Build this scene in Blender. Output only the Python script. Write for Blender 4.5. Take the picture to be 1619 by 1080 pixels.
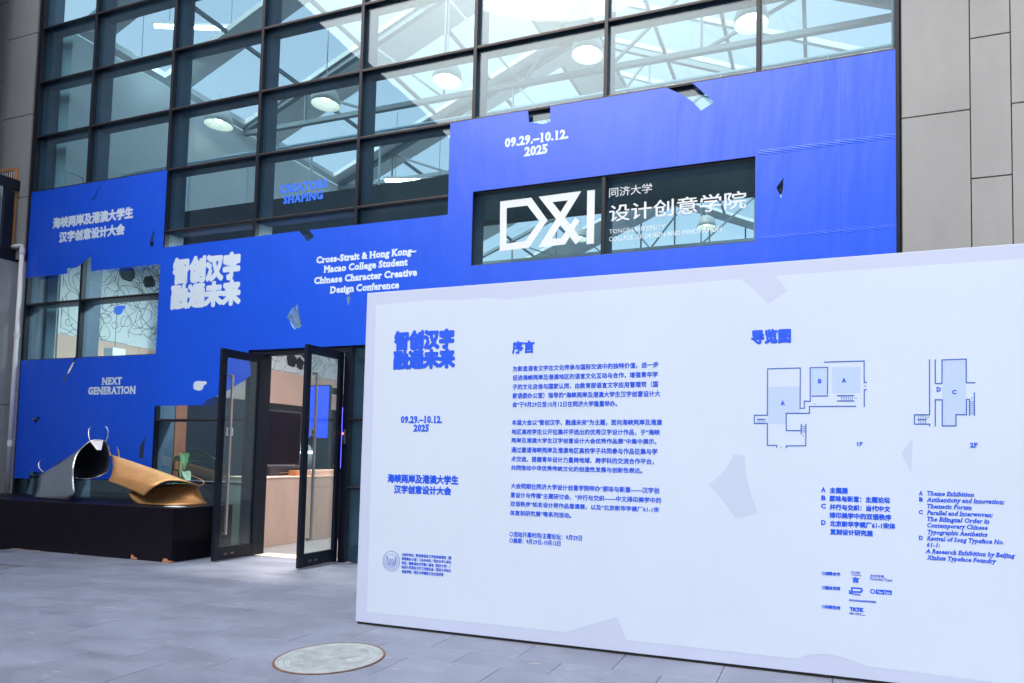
import bpy, bmesh, math, random
from mathutils import Vector, Matrix
random.seed(7)
for o in list(bpy.data.objects):
    bpy.data.objects.remove(o, do_unlink=True)
scene = bpy.context.scene
C = scene.collection

# ------------------------------------------------------------------ camera
cam_data = bpy.data.cameras.new('camera')
cam = bpy.data.objects.new('camera', cam_data)
C.objects.link(cam)
cam_data.sensor_width = 36.0
cam_data.lens = 23.097
cam_data.shift_x = -0.08383
cam_data.shift_y = 0.08288
cam_data.clip_start = 0.05
cam_data.clip_end = 2000
Rv = Vector((0.9483782668, 0.3166395073, 0.0178349484))
Uv = Vector((-0.0008399109, -0.0537286953, 0.9985552172))
Fv = Vector((-0.3171402805, 0.9470230460, 0.0506891779))
rot = Matrix((Rv, Uv, -Fv)).transposed()
cam.matrix_world = Matrix.Translation((0, -7.6873, 1.5)) @ rot.to_4x4()
scene.camera = cam

# ------------------------------------------------------------------ sky and sun (bright overcast)
world = bpy.data.worlds.new('World')
scene.world = world
world.use_nodes = True
nt = world.node_tree
bg = nt.nodes['Background']
sky = nt.nodes.new('ShaderNodeTexSky')
sky.sky_type = 'NISHITA'
sky.sun_disc = False
SUN_EL, SUN_AZ = 52.0, 205.0     # the sun stands high behind the camera, veiled by cloud
sky.sun_elevation = math.radians(SUN_EL)
sky.sun_rotation = math.radians(SUN_AZ)
sky.air_density = 1.2
sky.dust_density = 5.0
sky.ozone_density = 1.0
hs = nt.nodes.new('ShaderNodeHueSaturation')
hs.inputs['Saturation'].default_value = 0.55
nt.links.new(sky.outputs[0], hs.inputs['Color'])
nt.links.new(hs.outputs[0], bg.inputs['Color'])
bg.inputs['Strength'].default_value = 0.15
sun_data = bpy.data.lights.new('sun', 'SUN')
sun_data.energy = 0.5
sun_data.angle = math.radians(35)
sun_data.color = (1.0, 0.98, 0.95)
sun = bpy.data.objects.new('sun', sun_data)
C.objects.link(sun)
sd = Vector((math.sin(math.radians(SUN_AZ)) * math.cos(math.radians(SUN_EL)),
             math.cos(math.radians(SUN_AZ)) * math.cos(math.radians(SUN_EL)),
             math.sin(math.radians(SUN_EL))))
sun.rotation_euler = (-sd).to_track_quat('-Z', 'Y').to_euler()
sun.location = (0, -12, 20)
vs = scene.view_settings
vs.view_transform = 'Standard'
vs.look = 'None'
vs.gamma = 1.0
vs.use_curve_mapping = False
vs.exposure = 1.15
scene.cycles.max_bounces = 10
scene.cycles.transparent_max_bounces = 24
scene.cycles.use_denoising = True
scene.cycles.sample_clamp_indirect = 6.0
scene.cycles.caustics_reflective = False
scene.cycles.caustics_refractive = False

# ------------------------------------------------------------------ measured coordinates (metres): (x, z) on the facade or the board
BANNER_TEXT = [('海峡两岸及港澳大学生',-12.685,-10.744,5.351,0.205,0.055,'r'),('汉字创意设计大会',-12.501,-10.918,5.091,0.197,0.055,'r'),('智创汉字',-9.791,-8.394,4.162,0.444,0.075,'r'),('融通未来',-9.805,-8.358,3.761,0.411,0.075,'r'),('NEXT',-11.254,-10.783,2.59,0.123,0.05,'s'),('GENERATION',-11.565,-10.466,2.431,0.13,0.05,'s'),('Cross-Strait & Hong Kong–',-6.959,-5.259,4.29,0.104,0.05,'s'),('Macao College Student',-6.821,-5.392,4.143,0.105,0.05,'s'),('Chinese Character Creative',-6.984,-5.234,3.986,0.105,0.05,'s'),('Design Conference',-6.695,-5.518,3.83,0.106,0.05,'s'),('09.29.–10.12.',-3.943,-3.038,5.615,0.126,0.05,'s'),('2025',-3.662,-3.321,5.456,0.127,0.05,'s')]
GLASS_TEXT = [('CREATORS',-7.768,-6.868,5.449,0.133,0.05,'s'),('SHAPING',-7.687,-6.949,5.282,0.128,0.05,'s')]
GLASS_WHITE_TEXT = [('同济大学',-2.497,-1.94,4.806,0.122,0.008,'c'),('设计创意学院',-2.491,-0.794,4.486,0.219,0.012,'c'),('TONGJI UNIVERSITY',-2.488,-1.771,4.338,0.055,0.002,'n'),('COLLEGE OF DESIGN AND INNOVATION',-2.487,-1.085,4.241,0.057,0.002,'n')]
LOGO_D = [[(-4.024,4.922),(-3.57,4.924),(-3.333,4.6),(-3.589,4.257),(-4.013,4.247)],[(-3.925,4.823),(-3.623,4.824),(-3.447,4.595),(-3.642,4.351),(-3.917,4.34)]]
LOGO_AND = [[(-3.465,4.924),(-2.871,4.933),(-2.94,4.831),(-3.269,4.832)],[(-3.465,4.924),(-3.269,4.832),(-2.865,4.318),(-2.933,4.243)],[(-2.871,4.933),(-3.092,4.601),(-3.268,4.347),(-3.458,4.251),(-3.214,4.599),(-3.052,4.832)],[(-3.458,4.251),(-3.268,4.347),(-3.101,4.341),(-3.08,4.256)],[(-3.14,4.338),(-2.947,4.595),(-2.888,4.543),(-3.08,4.256)]]
LOGO_I = [(-2.791,4.927),(-2.687,4.927),(-2.688,4.231),(-2.787,4.233)]
BOARD_TEXT = [('智创汉字',-3.598,-2.984,2.438,0.181,0.075,'r'),('融通未来',-3.601,-2.97,2.267,0.178,0.075,'r'),('09.29.–10.12.',-3.502,-3.08,1.793,0.063,0.05,'s'),('2025',-3.37,-3.21,1.719,0.062,0.05,'s'),('海峡两岸及港澳大学生',-3.62,-2.905,1.264,0.08,0.045,'r'),('汉字创意设计大会',-3.548,-2.972,1.172,0.075,0.045,'r'),('序言',-2.43,-2.225,2.373,0.109,0.045,'r'),('导览图',-0.469,-0.184,2.377,0.109,0.06,'r'),('○指导单位／教育部语言文字应用管理司（国',-3.447,-2.954,0.629,0.029,0.02,'c'),('家语委办公室）○主办单位／同济大学○承办',-3.445,-2.952,0.593,0.029,0.02,'c'),('单位／国家语言文字推广基地（同济大学）／',-3.444,-2.951,0.556,0.029,0.02,'c'),('同济大学语言文字工作委员会／同济大学设计',-3.443,-2.95,0.52,0.03,0.02,'c'),('创意学院／同济大学国际文化交流学院',-3.441,-3.024,0.482,0.03,0.02,'c'),('为彰显语言文字在文化传承与国际交流中的独特价值，进一步',-2.42,-1.173,2.221,0.049,0.028,'c'),('促进海峡两岸及港澳地区的语言文化互动与合作，增强青年学',-2.419,-1.175,2.146,0.049,0.028,'c'),('子的文化自信与国家认同，由教育部语言文字应用管理司（国',-2.418,-1.174,2.069,0.05,0.028,'c'),('家语委办公室）指导的“海峡两岸及港澳大学生汉字创意设计大',-2.417,-1.154,1.995,0.05,0.028,'c'),('会”于9月29日至10月12日在同济大学隆重举办。',-2.416,-1.501,1.922,0.049,0.028,'c'),('本届大会以“智创汉字、融通未来”为主题，面向海峡两岸及港澳',-2.417,-1.137,1.772,0.05,0.028,'c'),('地区高校学生公开征集并评选出的优秀汉字设计作品，于“海峡',-2.417,-1.153,1.695,0.049,0.028,'c'),('两岸及港澳大学生汉字创意设计大会优秀作品展”中集中展示。',-2.416,-1.179,1.622,0.049,0.028,'c'),('通过邀请海峡两岸及港澳地区高校学子共同参与作品征集与学',-2.416,-1.171,1.546,0.049,0.028,'c'),('术交流，搭建青年设计力量跨地域、跨学科的交流合作平台，',-2.415,-1.198,1.469,0.049,0.028,'c'),('共同推动中华优秀传统文化的创造性发展与创新性表达。',-2.414,-1.288,1.395,0.049,0.028,'c'),('大会同期在同济大学设计创意学院举办“原味与新意——汉字创',-2.412,-1.153,1.247,0.048,0.028,'c'),('意设计与传播”主题研讨会、“并行与交织——中文排印美学中的',-2.413,-1.137,1.172,0.048,0.028,'c'),('双语秩序”知名设计师作品邀请展，以及“北京新华字模厂61-1宋',-2.413,-1.151,1.098,0.048,0.028,'c'),('体复刻研究展”等系列活动。',-2.414,-1.87,1.023,0.049,0.028,'c'),('○活动开幕时间/主题论坛：9月29日',-2.413,-1.776,0.85,0.048,0.028,'c'),('○展期：9月29日-10月12日',-2.412,-1.958,0.796,0.048,0.028,'c'),('主题展',0.082,0.203,1.292,0.043,0.045,'r'),('原味与新意：主题论坛',0.079,0.475,1.235,0.043,0.045,'r'),('并行与交织：当代中文',0.082,0.476,1.175,0.042,0.045,'r'),('排印美学中的双语秩序',0.08,0.483,1.117,0.043,0.045,'r'),('北京新华字模厂61-1宋体',0.083,0.508,1.059,0.042,0.045,'r'),('复刻设计研究展',0.084,0.365,1.002,0.042,0.045,'r'),('A',0.023,0.056,1.3,0.034,0.05,'s'),('B',0.023,0.056,1.241,0.034,0.05,'s'),('C',0.023,0.056,1.183,0.034,0.05,'s'),('D',0.023,0.056,1.067,0.034,0.05,'s'),('Theme Exhibition',0.705,0.987,1.298,0.03,0.042,'i'),('Authenticity and Innovation:',0.702,1.166,1.256,0.03,0.042,'i'),('Thematic Forum',0.704,0.973,1.212,0.03,0.042,'i'),('Parallel and Interwoven:',0.702,1.097,1.168,0.03,0.042,'i'),('The Bilingual Order in',0.703,1.075,1.125,0.03,0.042,'i'),('Contemporary Chinese',0.704,1.065,1.083,0.03,0.042,'i'),('Typographic Aesthetics',0.706,1.064,1.038,0.03,0.042,'i'),('Revival of Song Typeface No.',0.701,1.158,0.994,0.03,0.042,'i'),('61-1:',0.701,0.783,0.952,0.029,0.042,'i'),('A Research Exhibition by Beijing',0.692,1.222,0.909,0.03,0.042,'i'),('Xinhua Typeface Foundry',0.7,1.114,0.867,0.029,0.042,'i'),('A',0.654,0.68,1.298,0.029,0.05,'s'),('B',0.654,0.68,1.256,0.028,0.05,'s'),('C',0.653,0.679,1.169,0.029,0.05,'s'),('D',0.652,0.678,0.996,0.029,0.05,'s'),('○战略合作',0.029,0.152,0.715,0.027,0.045,'r'),('○媒体支持',0.029,0.152,0.615,0.027,0.045,'r'),('○印刷支持',0.029,0.152,0.482,0.027,0.045,'r'),('汉仪字库',0.22,0.28,0.741,0.015,0.01,'c'),('HanyiFonts',0.227,0.288,0.728,0.009,0.005,'n'),('言',0.229,0.277,0.677,0.041,0.05,'c'),('方正字库',0.346,0.434,0.723,0.02,0.008,'c'),('FounderType',0.346,0.486,0.704,0.017,0.005,'n'),('OOOOOOHMYGOSH',0.208,0.383,0.548,0.014,0.06,'n'),('TKTK',0.212,0.308,0.479,0.029,0.09,'n'),('印刷',0.212,0.24,0.458,0.013,0.01,'c'),('1F',0.262,0.3,1.631,0.026,0.05,'s'),('2F',0.965,1.013,1.627,0.031,0.05,'s'),('B',0.001,0.027,2.077,0.031,0.055,'s'),('A',0.162,0.193,2.08,0.031,0.055,'s'),('A',-0.256,-0.225,1.922,0.032,0.055,'s'),('D',0.767,0.796,2.005,0.031,0.055,'s'),('C',0.862,0.89,1.985,0.03,0.055,'s')]
PLAN_LINES = [[(-0.349,1.849),(-0.349,2.191),(-0.119,2.191),(-0.12,1.898),(-0.091,1.898),(-0.091,1.949),(-0.05,1.948),(-0.051,2.191),(0.069,2.19),(0.067,1.999)],[(-0.036,1.985),(0.069,1.985)],[(0.047,2.229),(0.311,2.229),(0.311,2.077),(0.326,2.077)],[(0.326,2.025),(0.311,2.025),(0.311,1.908)],[(0.134,1.986),(0.243,1.985)],[(0.134,1.948),(0.243,1.947)],[(0.254,1.909),(-0.056,1.91),(-0.055,1.861),(-0.216,1.862),(-0.216,1.736),(-0.112,1.736)],[(-0.112,1.781),(-0.112,1.712)],[(-0.079,1.781),(-0.08,1.627),(-0.215,1.625),(-0.215,1.612)],[(-0.282,1.613),(-0.282,1.628),(-0.348,1.627),(-0.349,1.788),(-0.443,1.788),(-0.443,1.849),(-0.349,1.849)],[(-0.42,1.819),(-0.369,1.819)],[(0.727,2.223),(0.725,1.847),(0.631,1.847),(0.631,1.783),(0.725,1.783),(0.725,1.77)],[(0.762,2.222),(0.761,2.06),(0.802,2.06),(0.804,2.221),(0.95,2.222),(0.949,2.062),(0.999,2.061)],[(0.759,1.77),(0.76,1.949),(0.803,1.948),(0.801,1.771),(0.884,1.771),(0.885,1.847),(0.948,1.846),(0.949,1.949),(0.967,1.948),(0.966,1.843)],[(0.996,1.992),(0.995,1.843)],[(0.653,1.814),(0.704,1.814)]]
PLAN_TICKS = [[(0.16,1.984),(0.16,1.949)],[(0.172,1.984),(0.172,1.949)],[(0.184,1.984),(0.184,1.949)],[(0.196,1.984),(0.196,1.949)],[(0.208,1.984),(0.208,1.949)],[(0.22,1.983),(0.22,1.949)],[(0.232,1.983),(0.232,1.949)],[(-0.417,1.817),(-0.417,1.79)],[(-0.403,1.817),(-0.403,1.79)],[(-0.389,1.817),(-0.389,1.79)],[(-0.375,1.817),(-0.375,1.79)],[(-0.11,1.766),(-0.082,1.766)],[(-0.11,1.753),(-0.082,1.753)],[(-0.11,1.74),(-0.082,1.74)],[(-0.11,1.727),(-0.082,1.727)],[(0.251,1.967),(0.264,1.966)],[(-0.026,1.928),(-0.015,1.928)],[(0.31,2.05),(0.322,2.05)],[(-0.096,1.706),(-0.096,1.695)],[(-0.25,1.621),(-0.25,1.61)],[(-0.365,1.804),(-0.356,1.804)],[(0.657,1.843),(0.657,1.785)],[(0.671,1.843),(0.671,1.785)],[(0.685,1.843),(0.685,1.785)],[(0.699,1.843),(0.699,1.785)],[(0.969,1.933),(0.994,1.932)],[(0.969,1.919),(0.994,1.919)],[(0.969,1.906),(0.994,1.905)],[(0.969,1.892),(0.994,1.892)],[(0.968,1.879),(0.993,1.879)],[(0.968,1.865),(0.993,1.865)],[(0.968,1.852),(0.993,1.852)],[(0.709,1.83),(0.721,1.83)],[(0.98,1.962),(0.98,1.951)]]
PLAN_FILLS = [[(-0.348,2.058),(-0.121,2.057),(-0.12,1.865),(-0.216,1.863),(-0.216,1.786),(-0.347,1.788)],[(-0.049,2.189),(0.067,2.188),(0.067,1.986),(-0.049,1.983)],[(0.099,2.191),(0.288,2.189),(0.287,2.003),(0.099,2.004)],[(0.805,2.22),(0.949,2.22),(0.945,1.848),(0.884,1.848),(0.883,1.773),(0.801,1.772)]]
LOGO_LINES = [[(0.228,0.64),(0.283,0.64),(0.292,0.636),(0.294,0.628),(0.289,0.618),(0.281,0.615),(0.228,0.613),(0.228,0.64)],[(0.214,0.618),(0.214,0.602),(0.229,0.601)]]
LOGO_THIN = [[(0.238,0.6),(0.282,0.6)],[(0.238,0.593),(0.282,0.592)],[(0.25,0.468),(0.286,0.468)],[(0.25,0.459),(0.311,0.458)],[(0.212,0.463),(0.238,0.462)]]
BADGE = [(0.384,0.642),(0.481,0.642),(0.484,0.639),(0.484,0.614),(0.481,0.611),(0.385,0.609),(0.382,0.612),(0.382,0.639)]
BADGE_DOT = (0.362,0.626,0.017)
BADGE_TEXT = [('The Type',0.391,0.475,0.616,0.016,0.03,'n')]
SEAL = (-3.551,0.578,0.089)
BOARD_INNER = [(-3.806,2.87),(-3.221,2.878),(-2.986,2.861),(-2.679,2.864),(-2.499,2.837),(-2.266,2.849),(-2.039,2.861),(-1.391,2.865),(-0.563,2.877),(-0.507,2.844),(-0.35,2.672),(-0.206,2.762),(-0.302,2.882),(0.16,2.883),(1.296,2.881),(1.26,0.095),(0.325,0.112),(0.141,0.161),(0.031,0.165),(-0.065,0.146),(-0.139,0.111),(-1.398,0.114),(-1.471,0.284),(-1.869,0.133),(-1.881,0.121),(-2.338,0.122),(-3.788,0.113)]
BOARD_SHARDS = [[(-0.589,1.562),(-0.51,1.549),(-0.498,1.398),(-0.461,1.26),(-0.415,1.132),(-0.574,1.085),(-0.672,1.215),(-0.772,1.327),(-0.706,1.388),(-0.646,1.451)],[(0.619,1.685),(0.583,1.642),(0.547,1.58),(0.579,1.511),(0.61,1.447)]]
BOARD = (-3.908,2.985,-2.729)
BANNER_OUTER = [(-13.29,6.075),(-10.03,6.075),(-10.03,4.795),(-7.3,4.808),(-7.14,4.627),(-7.015,4.7),(-7.116,4.806),(-4.78,4.795),(-4.78,6.075),(-3.615,6.075),(-3.598,5.911),(-3.398,5.855),(-3.295,5.872),(-3.3,6.075),(-1.766,6.075),(-1.541,5.936),(-1.436,5.84),(-1.33,5.714),(-1.174,5.796),(-1.443,6.075),(0.81,6.075),(0.81,3.06),(-8.16,3.06),(-8.088,2.69),(-8.193,2.606),(-8.617,2.421),(-8.716,2.378),(-8.96,2.308),(-9.02,2.235),(-10.03,2.235),(-10.03,1.05),(-11.965,1.022),(-12.116,1.348),(-12.367,1.183),(-12.518,1.104),(-12.888,1.128),(-12.876,0.998),(-13.29,1.0),(-13.29,3.06),(-11.94,3.06),(-12.215,2.643),(-12.165,2.642),(-11.886,3.06),(-10.07,3.06),(-10.07,4.535),(-11.669,4.535),(-11.671,4.801),(-11.887,4.692),(-12.036,4.625),(-12.251,4.628),(-12.244,4.535),(-13.29,4.535)]
BANNER_HOLES = [[(-4.4,4.06),(-0.69,4.06),(-0.69,5.07),(-4.4,5.07)],[(-11.501,6.058),(-11.74,5.775),(-11.706,5.765)],[(-10.243,5.11),(-10.245,4.834),(-10.332,4.842),(-10.314,4.976)],[(-12.924,2.053),(-12.683,2.069),(-12.817,1.948)],[(-10.205,1.754),(-10.227,1.39),(-10.325,1.398),(-10.311,1.581)],[(-7.263,3.714),(-7.376,3.65),(-7.464,3.541),(-7.302,3.338),(-7.176,3.369),(-7.237,3.548)],[(-6.345,3.815),(-6.404,3.735),(-6.359,3.638),(-6.336,3.728)],[(-0.372,4.779),(-0.452,4.668),(-0.399,4.537),(-0.378,4.656)]]
HAND = [(-9.222,2.583),(-9.195,2.607),(-9.108,2.614),(-9.05,2.604),(-8.987,2.607),(-8.957,2.588),(-8.967,2.556),(-9.012,2.546),(-9.026,2.502),(-9.053,2.472),(-9.104,2.458),(-9.169,2.47),(-9.222,2.488),(-9.231,2.539)]
MURAL_HAND = [(1.318,4.275),(1.346,4.317),(1.406,4.347),(1.477,4.368),(1.533,4.372),(1.543,4.336),(1.508,4.297),(1.49,4.24),(1.446,4.176),(1.396,4.161),(1.333,4.181)]
SILVER_A = [(-10.653,-0.82,0.735),(-10.483,-0.85,0.857),(-10.508,-0.84,0.977),(-10.561,-0.82,1.115),(-10.594,-0.8,1.263),(-10.651,-0.72,1.451),(-10.572,-0.62,1.632),(-10.506,-0.52,1.672),(-10.44,-0.45,1.622),(-10.494,-0.35,1.381),(-10.492,-0.36,1.196),(-10.563,-0.45,1.104),(-10.686,-0.55,1.064),(-10.7,-0.7,1.086)]
SILVER_B = [(-11.438,-0.8,0.766),(-11.404,-0.79,0.843),(-11.412,-0.76,0.948),(-11.475,-0.72,1.042),(-11.529,-0.66,1.107),(-11.489,-0.6,1.176),(-11.449,-0.52,1.225),(-11.446,-0.45,1.235),(-11.468,-0.38,1.214),(-11.482,-0.33,1.143),(-11.445,-0.34,1.064),(-11.357,-0.42,0.988),(-11.342,-0.5,0.952),(-11.266,-0.62,0.957)]
BRONZE_A = [(-10.683,-0.2,1.379),(-10.468,-0.34,1.436),(-10.27,-0.46,1.355),(-10.128,-0.55,1.253),(-10.047,-0.62,1.142),(-10.082,-0.64,1.048)]
BRONZE_B = [(-8.799,-0.2,0.979),(-8.635,-0.32,1.004),(-8.74,-0.46,1.071),(-8.909,-0.6,1.087),(-8.993,-0.74,1.009),(-9.176,-0.76,0.861)]
SKIRT_A = [(-9.723,-0.6,0.894),(-9.594,-0.45,0.935),(-9.345,-0.35,0.996),(-8.981,-0.3,1.033),(-8.682,-0.32,0.986)]
SKIRT_B = [(-9.461,-0.618,0.735),(-9.143,-0.628,0.735),(-8.851,-0.53,0.735),(-8.689,-0.362,0.735),(-8.639,-0.172,0.735)]
HORNS_SILVER = [[(-10.57,-0.6,1.646),(-10.604,-0.6,1.722),(-10.646,-0.58,1.8),(-10.652,-0.56,1.849),(-10.609,-0.55,1.877)],[(-10.413,-0.47,1.651),(-10.387,-0.47,1.729),(-10.387,-0.47,1.806),(-10.413,-0.47,1.854),(-10.444,-0.48,1.881)],[(-11.507,-0.64,1.147),(-11.614,-0.64,1.213),(-11.668,-0.62,1.281),(-11.648,-0.6,1.34),(-11.579,-0.58,1.371)]]
HORNS_BRONZE = [[(-10.486,-0.34,1.42),(-10.542,-0.33,1.498),(-10.58,-0.32,1.586)],[(-8.741,-0.25,0.997),(-8.685,-0.22,1.039),(-8.731,-0.2,1.083),(-8.858,-0.2,1.127),(-9.037,-0.2,1.175)],[(-10.364,-0.3,1.403),(-10.375,-0.3,1.481),(-10.418,-0.3,1.568)]]
FLAP = [(-10.454,-0.66,1.65),(-10.311,-0.56,1.655),(-10.279,-0.6,1.511),(-10.317,-0.64,1.51)]

# ------------------------------------------------------------------ materials
def nodes(m):
    m.use_nodes = True
    return m.node_tree.nodes, m.node_tree.links, m.node_tree.nodes['Principled BSDF']

def mat(name, col, rough=0.5, metal=0.0, var=0.0, scale=6.0, bump=0.0, bscale=60.0, spec=0.5, stretch=None, rvar=0.0, detail=6.0):
    m = bpy.data.materials.new(name)
    N, L, b = nodes(m)
    b.inputs['Base Color'].default_value = (*col, 1)
    b.inputs['Roughness'].default_value = rough
    b.inputs['Metallic'].default_value = metal
    b.inputs['Specular IOR Level'].default_value = spec
    if var or bump or rvar:
        tc = N.new('ShaderNodeNewGeometry')
        mp = N.new('ShaderNodeMapping')
        L.new(tc.outputs['Position'], mp.inputs['Vector'])
        if stretch:
            mp.inputs['Scale'].default_value = stretch
    if var:
        n = N.new('ShaderNodeTexNoise')
        n.inputs['Scale'].default_value = scale
        n.inputs['Detail'].default_value = detail
        n.inputs['Roughness'].default_value = 0.65
        L.new(mp.outputs[0], n.inputs['Vector'])
        r = N.new('ShaderNodeMapRange')
        r.inputs['From Min'].default_value = 0.3
        r.inputs['From Max'].default_value = 0.7
        r.inputs['To Min'].default_value = 1 - var
        r.inputs['To Max'].default_value = 1 + var
        L.new(n.outputs['Fac'], r.inputs['Value'])
        mx = N.new('ShaderNodeMix')
        mx.data_type = 'RGBA'
        mx.blend_type = 'MULTIPLY'
        mx.inputs['Factor'].default_value = 1
        mx.inputs[6].default_value = (*col, 1)
        L.new(r.outputs[0], mx.inputs[7])
        L.new(mx.outputs[2], b.inputs['Base Color'])
        if rvar:
            r2 = N.new('ShaderNodeMapRange')
            r2.inputs['From Min'].default_value = 0.3
            r2.inputs['From Max'].default_value = 0.7
            r2.inputs['To Min'].default_value = max(0.02, rough - rvar)
            r2.inputs['To Max'].default_value = min(1, rough + rvar)
            L.new(n.outputs['Fac'], r2.inputs['Value'])
            L.new(r2.outputs[0], b.inputs['Roughness'])
    if bump:
        n2 = N.new('ShaderNodeTexNoise')
        n2.inputs['Scale'].default_value = bscale
        n2.inputs['Detail'].default_value = 4
        L.new(mp.outputs[0], n2.inputs['Vector'])
        bp = N.new('ShaderNodeBump')
        bp.inputs['Strength'].default_value = bump
        bp.inputs['Distance'].default_value = 0.02
        L.new(n2.outputs['Fac'], bp.inputs['Height'])
        L.new(bp.outputs[0], b.inputs['Normal'])
    return m

def emit(name, col, strength):
    m = bpy.data.materials.new(name)
    N, L, b = nodes(m)
    b.inputs['Base Color'].default_value = (*col, 1)
    b.inputs['Emission Color'].default_value = (*col, 1)
    b.inputs['Emission Strength'].default_value = strength
    return m

def glass(name, tint, refl=1.0, rough=0.0, wave=0.0):
    m = bpy.data.materials.new(name)
    m.use_nodes = True
    N, L = m.node_tree.nodes, m.node_tree.links
    N.clear()
    out = N.new('ShaderNodeOutputMaterial')
    mix = N.new('ShaderNodeMixShader')
    tr = N.new('ShaderNodeBsdfTransparent')
    gl = N.new('ShaderNodeBsdfGlossy')
    fr = N.new('ShaderNodeFresnel')
    ge = N.new('ShaderNodeNewGeometry')
    io = N.new('ShaderNodeMapRange')              # same reflectance on both faces of the pane
    io.inputs['To Min'].default_value = 1.5
    io.inputs['To Max'].default_value = 1 / 1.5
    L.new(ge.outputs['Backfacing'], io.inputs['Value'])
    L.new(io.outputs[0], fr.inputs['IOR'])
    mm = N.new('ShaderNodeMath')
    mm.operation = 'MULTIPLY'
    mm.inputs[1].default_value = refl
    tr.inputs['Color'].default_value = (*tint, 1)
    gl.inputs['Color'].default_value = (0.92, 0.97, 1.0, 1)
    gl.inputs['Roughness'].default_value = rough
    L.new(fr.outputs[0], mm.inputs[0])
    L.new(mm.outputs[0], mix.inputs['Fac'])
    L.new(tr.outputs[0], mix.inputs[1])
    L.new(gl.outputs[0], mix.inputs[2])
    L.new(mix.outputs[0], out.inputs['Surface'])
    if wave:
        g = N.new('ShaderNodeNewGeometry')
        n = N.new('ShaderNodeTexNoise')
        n.inputs['Scale'].default_value = 1.6
        n.inputs['Detail'].default_value = 1
        L.new(g.outputs['Position'], n.inputs['Vector'])
        bp = N.new('ShaderNodeBump')
        bp.inputs['Strength'].default_value = wave
        bp.inputs['Distance'].default_value = 0.02
        L.new(n.outputs['Fac'], bp.inputs['Height'])
        L.new(bp.outputs[0], gl.inputs['Normal'])
    return m

def banner_material():
    """printed mesh banner: saturated blue with seams, creases and a little sheen"""
    m = mat('banner_blue', (0.002, 0.082, 0.73), 0.40, 0, 0.05, 1.3, 0.0, spec=0.55)
    N, L, b = nodes(m)
    g = N.new('ShaderNodeNewGeometry')
    sp = N.new('ShaderNodeSeparateXYZ')
    L.new(g.outputs['Position'], sp.inputs[0])
    def math_(op, a, bb=None, c=None):
        n = N.new('ShaderNodeMath'); n.operation = op
        for i, v in enumerate((a, bb, c)):
            if v is None: continue
            if isinstance(v, (int, float)): n.inputs[i].default_value = v
            else: L.new(v, n.inputs[i])
        return n.outputs[0]
    # soft buckles: vertical tension folds, stretched noise
    mp = N.new('ShaderNodeMapping'); mp.inputs['Scale'].default_value = (1.6, 1, 0.35)
    L.new(g.outputs['Position'], mp.inputs['Vector'])
    n1 = N.new('ShaderNodeTexNoise'); n1.inputs['Scale'].default_value = 2.2; n1.inputs['Detail'].default_value = 3
    L.new(mp.outputs[0], n1.inputs['Vector'])
    # the pinch folds along the transoms at z 5.07 and 4.05, right of the window
    u = math_('MULTIPLY', math_('ADD', math_('MULTIPLY', sp.outputs['X'], 60.0), math_('MULTIPLY', sp.outputs['Z'], 210.0)), 1.0)
    rip = math_('SINE', u)
    d1 = math_('ABSOLUTE', math_('SUBTRACT', sp.outputs['Z'], 5.10))
    w1 = math_('SUBTRACT', 1.0, math_('MULTIPLY', d1, 26.0)); w1 = math_('MAXIMUM', w1, 0.0)
    d2 = math_('ABSOLUTE', math_('SUBTRACT', sp.outputs['Z'], 4.09))
    w2 = math_('SUBTRACT', 1.0, math_('MULTIPLY', d2, 30.0)); w2 = math_('MAXIMUM', w2, 0.0)
    side = math_('GREATER_THAN', sp.outputs['X'], -0.66)
    pin = math_('MULTIPLY', math_('MULTIPLY', math_('ADD', w1, math_('MULTIPLY', w2, 0.5)), side), math_('ADD', rip, 1.2))
    # seams at the bays
    sx = math_('ABSOLUTE', math_('SUBTRACT', math_('FRACT', math_('DIVIDE', math_('ADD', sp.outputs['X'], 13.785), 1.869)), 0.5))
    seam = math_('MAXIMUM', math_('SUBTRACT', 1.0, math_('MULTIPLY', sx, 160.0)), 0.0)
    hgt = math_('ADD', math_('MULTIPLY', n1.outputs['Fac'], 1.4), math_('ADD', math_('MULTIPLY', pin, 0.15), math_('MULTIPLY', seam, 0.10)))
    bp = N.new('ShaderNodeBump'); bp.inputs['Strength'].default_value = 0.35; bp.inputs['Distance'].default_value = 0.03
    L.new(hgt, bp.inputs['Height'])
    L.new(bp.outputs[0], b.inputs['Normal'])
    return m

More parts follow.
